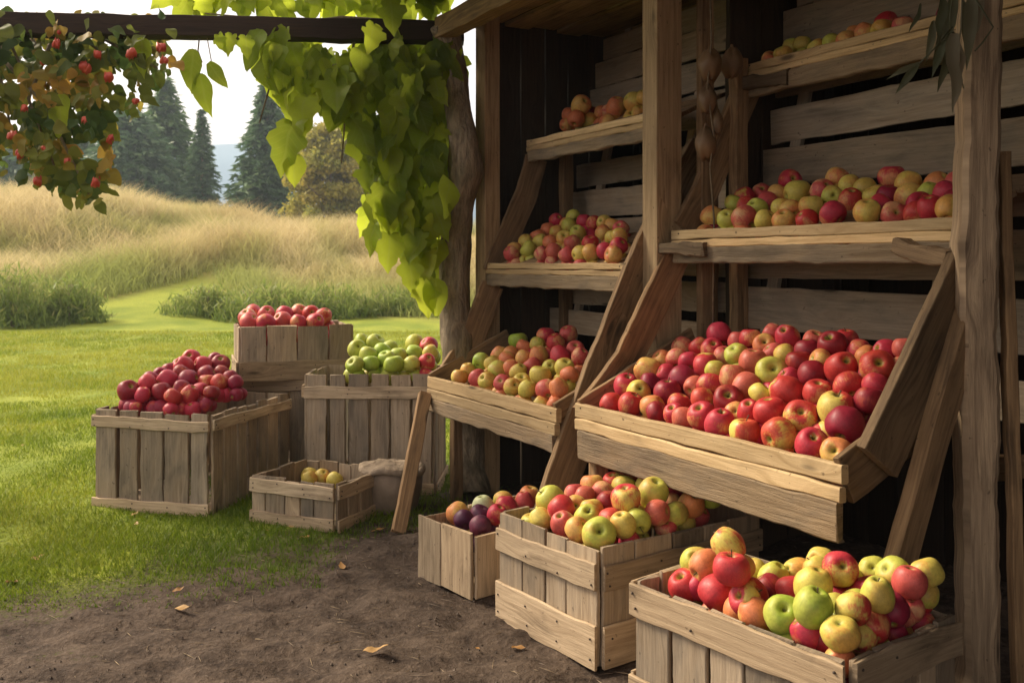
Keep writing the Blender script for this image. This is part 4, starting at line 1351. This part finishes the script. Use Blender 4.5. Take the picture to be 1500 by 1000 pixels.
# ------------------------------------------------------------------ vine: trunk and hanging leaves
def in_poly(x, y, poly):
    c = False
    for i in range(len(poly)):
        x1, y1 = poly[i]; x2, y2 = poly[i - 1]
        if (y1 > y) != (y2 > y) and x < (x2 - x1) * (y - y1) / (y2 - y1) + x1: c = not c
    return c


LOBES = [(u * .74, v) for u, v in [(0, 0), (.10, -.10), (.30, -.13), (.42, .02), (.36, .14), (.56, .22), (.62, .40), (.46, .46), (.40, .56), (.34, .74), (.16, .88), (0, 1.08)]]
OVATE = [(u * .82, v) for u, v in [(0, 0), (.16, .02), (.32, .10), (.42, .24), (.45, .38), (.41, .54), (.32, .70), (.20, .84), (.08, .95), (0, 1.02)]]


SLIM = [(u * .7, v) for u, v in OVATE]


def leaf_into(V, Fc, Gv, pos, tip, nrm, size, shape, fold=.25, curl=.2, rnd=None):
    """one flat-bladed leaf: pos = base, tip = direction, nrm = face normal"""
    tip = Vector(tip).normalized(); nrm = Vector(nrm); nrm = (nrm - tip * nrm.dot(tip)).normalized()
    side = tip.cross(nrm)
    rnd = random.random() if rnd is None else rnd
    base = len(V)
    n = len(shape)
    w1, w2 = random.uniform(0.85, 1.1), random.uniform(.85, 1.1)
    wav = random.random() * 6

    def pt(u, v):
        h = abs(u) * fold - curl * (v - .2) ** 2 + .05 * math.sin(v * 9 + wav + u * 5)
        return pos + side * (u * size) + tip * (v * size) + nrm * (h * size)
    for (u, v) in shape:
        V.append(pt(0, max(0, min(1.0, v)) * .96)); Gv.append((0, v, rnd))
    for sgn, w in ((1, w1), (-1, w2)):
        b2 = len(V)
        for (u, v) in shape:
            V.append(pt(sgn * u * w * .55, v)); Gv.append((sgn * u * .55, v, rnd))
        b3 = len(V)
        for (u, v) in shape:
            V.append(pt(sgn * u * w * (1 + .05 * math.sin(v * 31 + wav)), v + .025 * math.sin(v * 43 + wav))); Gv.append((sgn * u, v, rnd))
        for i in range(n - 1):
            for p_, q_ in ((base, b2), (b2, b3)):
                f = (p_ + i, p_ + i + 1, q_ + i + 1, q_ + i)
                Fc.append(f if sgn < 0 else f[::-1])


def leaves_obj(name, V, Fc, Gv, m, parent, inv=None):
    me = bpy.data.meshes.new(name)
    me.from_pydata([tuple(inv @ v) if inv is not None else tuple(v) for v in V], [], Fc)
    at = me.attributes.new("g", 'FLOAT_VECTOR', 'POINT')
    at.data.foreach_set("vector", np.array(Gv, dtype=np.float32).ravel())
    me.polygons.foreach_set("use_smooth", np.ones(len(Fc), dtype=bool))
    me.update()
    return link_mesh(name, me, m, parent)


vine = empty("climbing_vine", G(688, 716), 0, "climbing vine with a gnarled trunk and bright green leaves hanging from the beam", "vine")
VI = inv_of(vine)
path = [(690, 722), (690, 690), (688, 640), (681, 590), (672, 550), (668, 500), (666, 440), (666, 390), (668, 340), (674, 290), (681, 250), (680, 210), (672, 165), (668, 120), (660, 80), (655, 55), (640, 30)]
rad = [30, 25, 23, 23, 23, 22, 22, 22, 22, 22, 25, 21, 19, 20, 19, 20, 14]
pts = [P(x, y, 3.90 + .03 * math.sin(i)) for i, (x, y) in enumerate(path)]
# finer path
fp, fr_ = [], []
for i in range(len(pts) - 1):
    for k in range(5):
        fp.append(pts[i].lerp(pts[i + 1], k / 5)); fr_.append((rad[i] + (rad[i + 1] - rad[i]) * k / 5) * 3.9 / F)
mb = MB().tube(fp, fr_, 22, jit=.20, freq=5.0)
mb.build("trunk", M_BARK, vine, VI)
stems = MB()
for (x0, y0, x1, y1) in ((655, 60, 470, 100), (600, 40, 420, 190), (640, 60, 560, 300), (650, 70, 625, 420), (560, 30, 300, 20), (400, 30, 380, 180), (520, 50, 500, 240)):
    a, b = P(x0, y0, 3.95), P(x1, y1, 4.05 + random.uniform(-.15, .15))
    midp = a.lerp(b, .5) + Vector((random.uniform(-.04, .04), .03, random.uniform(-.05, .05)))
    stems.tube([a, a.lerp(midp, .5) + Vector((0, .01, .02)), midp, b], [.007, .006, .005, .003], 6)
stems.tube([P(284, 30, 3.9), P(292, 55, 3.9), P(290, 75, 3.88), P(296, 92, 3.88)], [.003] * 4, 5)
stems.tube([P(292, 55, 3.9), P(302, 48, 3.9), P(310, 92, 3.88)], [.002] * 3, 5)
stems.build("stem", M_BARK, vine, VI)

V, Fc, Gv = [], [], []
CURTAIN = [(378, 58), (655, 58), (662, 200), (652, 330), (642, 412), (628, 412), (604, 362), (556, 330), (533, 315), (545, 240), (515, 190), (480, 170), (450, 180), (412, 160), (402, 120), (380, 95)]
cnt = 0
while cnt < 470:
    x, y = random.uniform(365, 665), random.uniform(40, 430)
    if not in_poly(x, y, CURTAIN): continue
    Y = random.uniform(3.78, 4.35)
    pos = P(x, y - 22, Y)
    tip = Vector((random.gauss(0, .28), random.gauss(-.1, .3), -1))
    nr = Vector((random.gauss(-.2, .85), -1, random.gauss(.2, .4)))
    sz = random.choice((.09, .12, .14, .16, .18)) * random.uniform(.85, 1.1)
    if mnoise.noise((x * .02, y * .02, 4.0)) < (-.2 if x < 570 else -.35): continue
    leaf_into(V, Fc, Gv, pos, tip, nr, sz, LOBES if random.random() < .6 else OVATE, random.uniform(-.1, .6), random.uniform(0, .5))
    cnt += 1
for i in range(150):       # over the top of the beam
    x, y = random.uniform(232, 660), random.uniform(-40, 12)
    pos = P(x, y - 8, random.uniform(3.95, 4.4))
    leaf_into(V, Fc, Gv, pos, (random.gauss(0, .6), random.gauss(0, .4), -.8), (random.gauss(0, .5), -1, random.gauss(.5, .4)), random.uniform(.08, .15), LOBES, .2, .2)
leaf_into(V, Fc, Gv, P(572, 2, 3.80), (.1, -.1, -1), (0, -1, .3), .13, LOBES, .1, .2, .2)
for (x, y, sx, ty, szz, rn, sh) in ((283, 72, -.05, -1, .17, .3, SLIM), (292, 108, .25, -1, .17, .5, SLIM), (305, 92, .75, -1, .12, .1, SLIM), (208, 55, .02, -1, .155, .35, SLIM), (92, 138, -.1, -1, .175, .75, SLIM),
                                   (320, 52, .3, -.8, .07, .6, LOBES), (340, 52, -.2, -.9, .08, .8, LOBES), (360, 54, .1, -.9, .085, .5, LOBES),
                                   (428, 185, -.25, -.9, .19, .1, LOBES), (433, 225, -.05, -1, .13, .95, OVATE), (622, 412, .1, -1, .14, .9, LOBES), (602, 380, .0, -1, .13, .7, LOBES), (638, 408, .05, -1, .15, .5, OVATE), (572, 345, -.1, -1, .14, .8, LOBES), (548, 330, -.2, -1, .12, .6, LOBES)):
    leaf_into(V, Fc, Gv, P(x, y, 3.78), (sx, -.1, ty), (random.gauss(0, .2), -1, .25), szz, sh, .18, .25, rn)
leaves_obj("foliage", V, Fc, Gv, M_VINE, vine, VI)

# ------------------------------------------------------------------ climbing rose on the left
rose = empty("climbing_rose", (-2.2, 3.95, 0), 0, "olive and rusty climbing rose with red hips hanging from the beam at the left", "climbing plant")
RI = inv_of(rose)
mb = MB()
mb.tube([(-2.62, 3.95, -.05), (-2.60, 3.93, .8), (-2.55, 3.95, 1.5), (-2.3, 3.95, 1.92)], [.035, .03, .026, .02], 10, jit=.2)
for (x, y) in ((40, 120), (120, 160), (90, 270), (170, 90), (230, 100), (20, 210), (130, 285), (60, 60)):
    b = P(x, y, 3.9)
    mb.tube([(-2.3 + random.uniform(0, .6), 3.95, 1.94), Vector((-2.2, 3.95, 1.9)).lerp(b, .6) + Vector((0, 0, .1)), b], [.01, .007, .004], 6)
mb.build("stem", M_BARK, rose, RI)
ROSE = [(-90, 20), (245, 40), (250, 90), (225, 118), (200, 165), (170, 150), (168, 215), (160, 262), (120, 300), (78, 285), (30, 240), (-90, 220)]
V, Fc, Gv = [], [], []
cnt = 0
while cnt < 1450:
    x, y = random.uniform(-90, 255), random.uniform(20, 300)
    if not in_poly(x + random.gauss(0, 13), y + random.gauss(0, 13), ROSE): continue
    if 150 < x < 260 and y > 60 and random.random() < .45: continue
    if y > 110 and mnoise.noise((x * .025, y * .025, 1.0)) < -.28: continue
    pos = P(x, y - 6, random.uniform(3.7, 4.45))
    rn = min(1, max(0, .42 + .9 * mnoise.noise((x * .02, y * .02, 7)) + random.gauss(0, .2)))
    leaf_into(V, Fc, Gv, pos, (random.gauss(0, .7), random.gauss(0, .5), -.6), (random.gauss(0, .6), -1, random.gauss(.3, .5)), random.uniform(.035, .085), OVATE, random.uniform(-.1, .4), .2, rn)
    cnt += 1
leaves_obj("foliage", V, Fc, Gv, M_ROSELEAF, rose, RI)
for (x, y, r) in ((240, 190, 26), (360, 285, 34), (465, 330, 34), (420, 235, 26), (700, 205, 32), (703, 262, 28), (105, 465, 26), (365, 515, 24), (470, 605, 26), (45, 585, 28), (90, 665, 28), (195, 645, 18), (165, 780, 28), (290, 695, 26), (415, 785, 30), (590, 435, 22), (560, 235, 34), (185, 270, 22), (255, 140, 20)):
    px, py = x / 2.942, y / 2.942
    c = P(px, py, 3.74); rr = r / 2.942 * 3.74 / F * .62
    for q in range(random.choice((1, 2, 2))):
        cc = c + Vector((random.uniform(-1, 1), random.uniform(-.3, .6), random.uniform(-.6, .8))) * rr * .9 * q
        k_ = rr * random.uniform(.8, 1.0)
        o_ = MB().lathe([(a_ * k_, -b_ * k_) for a_, b_ in catmull([(0, -1.05), (.25, -1.0), (.7, -.75), (1, -.1), (.88, .5), (.5, .92), (.2, 1.05), (.12, 1.25), (0, 1.2)], 2)], cc, 18, jit=.1)
        o_.build("rose_hip", M_HIP, rose, RI)

# ------------------------------------------------------------------ string of dried gourds and a bunch of dried leaves
c0 = P(1046, 0, 2.95)
gs = empty("gourd_string", c0, 0, "string of dried brown gourds hanging in the dark between the stands", "dried gourds")
GI = inv_of(gs)
mb = MB().tube([P(1040, -30, 2.95), P(1042, 60, 2.94), P(1036, 130, 2.95), P(1046, 200, 2.95), P(1040, 245, 2.95), P(1046, 320, 2.96), P(1044, 500, 2.96)], [.003] * 7, 6)
mb.build("string", M_STRING, gs, GI)
for (x, y, w, h) in ((1040, 95, 19, 24), (1072, 92, 18, 24), (1036, 145, 15, 22), (1034, 210, 17, 26), (1052, 180, 8, 18)):
    pr = [(0, -1), (.5, -.92), (.85, -.55), (1, -.1), (.92, .3), (.62, .68), (.32, .9), (.16, 1.05), (.12, 1.2), (0, 1.22)]
    u = 2.93 / F * .95
    cc = P(x, y, 2.97) if x != 1072 else P(x, y, 3.03)
    o = MB().lathe([(r * w * u, z * h * u) for r, z in catmull(pr, 3)], cc, 20, jit=.08).build("gourd", M_GOURD, gs, GI)

cb = empty("dried_leaf_bunch", P(1405, -10, 2.0), 0, "bunch of dried grey green leaves hanging over the wide top shelf", "dried leaves")
CI = inv_of(cb)
V, Fc, Gv = [], [], []
STRAP = [(0, 0), (.05, .05), (.085, .2), (.10, .4), (.085, .6), (.05, .8), (.015, .95), (0, 1.0)]
for (x, y, dx, dy, ln) in ((1380, -15, -.15, 1, 90), (1400, -10, -.3, 1, 120), (1425, -10, -.15, 1, 110), (1350, 5, -.35, 1, 45), (1368, 30, -.15, 1, 60), (1393, 48, -.15, 1, 85), (1393, 48, -.05, 1, 120), (1385, 60, -.45, 1, 60), (1345, 92, -.75, 1, 60), (1342, 95, -1, .45, 45), (1345, 95, -.6, .75, 50), (1412, 0, .1, 1, 70), (1440, -5, -.12, 1, 55), (1405, 60, .15, 1, 60)):
    leaf_into(V, Fc, Gv, P(x, y, 1.98 + random.uniform(-.03, .03)), (dx, random.uniform(-.2, .1), -dy), (random.uniform(-.5, .5), -1, .2), ln * 1.98 / F, [(u * .95, v) for u, v in STRAP], .5, random.uniform(-.15, .35))
leaves_obj("leaves", V, Fc, Gv, M_CORN, cb, CI)
mb = MB()
for pts_ in ([(1400, -30), (1392, 20), (1392, 60)], [(1410, -20), (1408, 40), (1400, 90), (1412, 130)], [(1430, 0), (1455, 40), (1440, 62), (1428, 75)], [(1395, 40), (1370, 70), (1346, 94)]):
    mb.tube([P(x, y, 1.98) for x, y in pts_], [.0018] * len(pts_), 5)
mb.build("stem", M_CORN, cb, CI)

# ------------------------------------------------------------------ fallen leaves
for i, (x, y, s, lab) in enumerate(((261, 866, 16, "orange fallen leaf on the soil in front of the tall red apple crate"), (268, 896, 26, "flat pale leaf on the dark soil just below the orange one"), (550, 966, 36, "large tan leaf lying at the bottom edge of the soil"),
                                    (501, 833, 20, "tan fallen leaf on the soil below the small low crate"), (17, 861, 22, "pale brown leaf at the left edge where grass meets soil"), (55, 824, 20, "dark brown leaf on the shaded grass at the far left"),
                                    (198, 757, 14, "upper of two orange leaves under the tall red apple crate"), (200, 772, 14, "lower of two orange leaves under the tall red apple crate"), (392, 782, 12, "small reddish leaf in front of the small low crate"),
                                    (446, 791, 18, "long reddish leaf below the corner of the small low crate"), (555, 777, 20, "rusty leaf in the dark beside the clay pot"), (427, 776, 10, "tiny tan leaf in the grass before the small low crate"),
                                    (248, 749, 14, "brown leaf against the bottom batten of the tall red apple crate"), (32, 657, 10, "brown speck of a leaf on the sunny lawn"), (760, 947, 22, "yellow leaf beside the deep pale crate"), (700, 960, 10, "small tan leaf between the bottom edge and the deep pale crate"))):
    p = G(x, y)
    p.z = float(height(np.array([p.x]), np.array([p.y]))[0]) + .008
    V, Fc, Gv = [], [], []
    a = random.random() * 6.28 if s < 24 else random.uniform(-.3, .3)
    d = Vector((math.cos(a), math.sin(a), random.uniform(-.05, .05)))
    sz = s * p.y / F * 1.05
    leaf_into(V, Fc, Gv, Vector((0, 0, 0)) - d * sz * .5, d, (random.gauss(0, .12), random.gauss(0, .12), 1), sz, SLIM, .25, -.25, (.8 if s > 24 else random.random()))
    o = leaves_obj("fallen_leaf", V, Fc, Gv, M_DRYLEAF, None)
    o.location = p
    tag(o, lab, "leaf", "fallen leaves on the ground")

# ------------------------------------------------------------------ straw, twigs and crumbs on the soil
n = 3400
Xs, Ys = RNG.uniform(-1.9, 1.0, n), 1.3 + 2.6 * RNG.random(n)
keep = soil_amount(Xs, Ys) > .3
Xs, Ys = Xs[keep], Ys[keep]; n = len(Xs)
Zs = height(Xs, Ys) + .002
az = RNG.random(n) * 6.283
isst = RNG.random(n) < .35
ln = np.where(isst, RNG.uniform(.012, .06, n), RNG.uniform(.003, .010, n)) * .5
wd = np.where(isst, .0009, ln * .8)
dx, dy = np.cos(az), np.sin(az)
c_ = np.stack([Xs, Ys, Zs], 1)
d_ = np.stack([dx * ln, dy * ln, RNG.normal(0, .12, n) * ln], 1); e_ = np.stack([-dy * wd, dx * wd, 0 * dx], 1)
up = np.zeros((n, 3)); up[:, 2] = np.where(isst, .0015, ln * .9)
V = np.concatenate([np.stack([c_ - d_, c_ - e_, c_ + up], 1), np.stack([c_ - e_, c_ + d_, c_ + up], 1), np.stack([c_ + d_, c_ + e_, c_ + up], 1), np.stack([c_ + e_, c_ - d_, c_ + up], 1)], 0).reshape(-1, 3)
rz = np.where(isst, RNG.uniform(.5, 1, n), RNG.uniform(0, .55, n))
gg = np.zeros((len(V), 3)); gg[:, 2] = np.tile(np.repeat(rz, 3), 4)
tag(np_mesh("soil_litter", V, 3, gg, M_LITTER), "straw bits, crumbs of earth and small stones scattered on the soil", "litter", kind="stuff")


# ------------------------------------------------------------------ haze over the meadow and the far hill
hb = bpy.data.meshes.new("haze")
x0, x1, y0, y1, z0, z1 = -910, 910, -910, 910, -2.0, 46.0
hb.from_pydata([(x0, y0, z0), (x1, y0, z0), (x1, y1, z0), (x0, y1, z0), (x0, y0, z1), (x1, y0, z1), (x1, y1, z1), (x0, y1, z1)], [],
               [(0, 3, 2, 1), (4, 5, 6, 7), (0, 1, 5, 4), (1, 2, 6, 5), (2, 3, 7, 6), (3, 0, 4, 7)])
hm_ = bpy.data.materials.new("haze"); hm_.use_nodes = True
for n_ in list(hm_.node_tree.nodes):
    if n_.type == 'BSDF_PRINCIPLED': hm_.node_tree.nodes.remove(n_)
pv = hm_.node_tree.nodes.new("ShaderNodeVolumePrincipled")
pv.inputs["Color"].default_value = (0.74, 0.87, 1.0, 1)
pv.inputs["Density"].default_value = HAZE
pv.inputs["Anisotropy"].default_value = 0.3
hm_.node_tree.links.new(pv.outputs[0], hm_.node_tree.nodes["Material Output"].inputs["Volume"])
tag(link_mesh("haze", hb, hm_), kind="stuff")
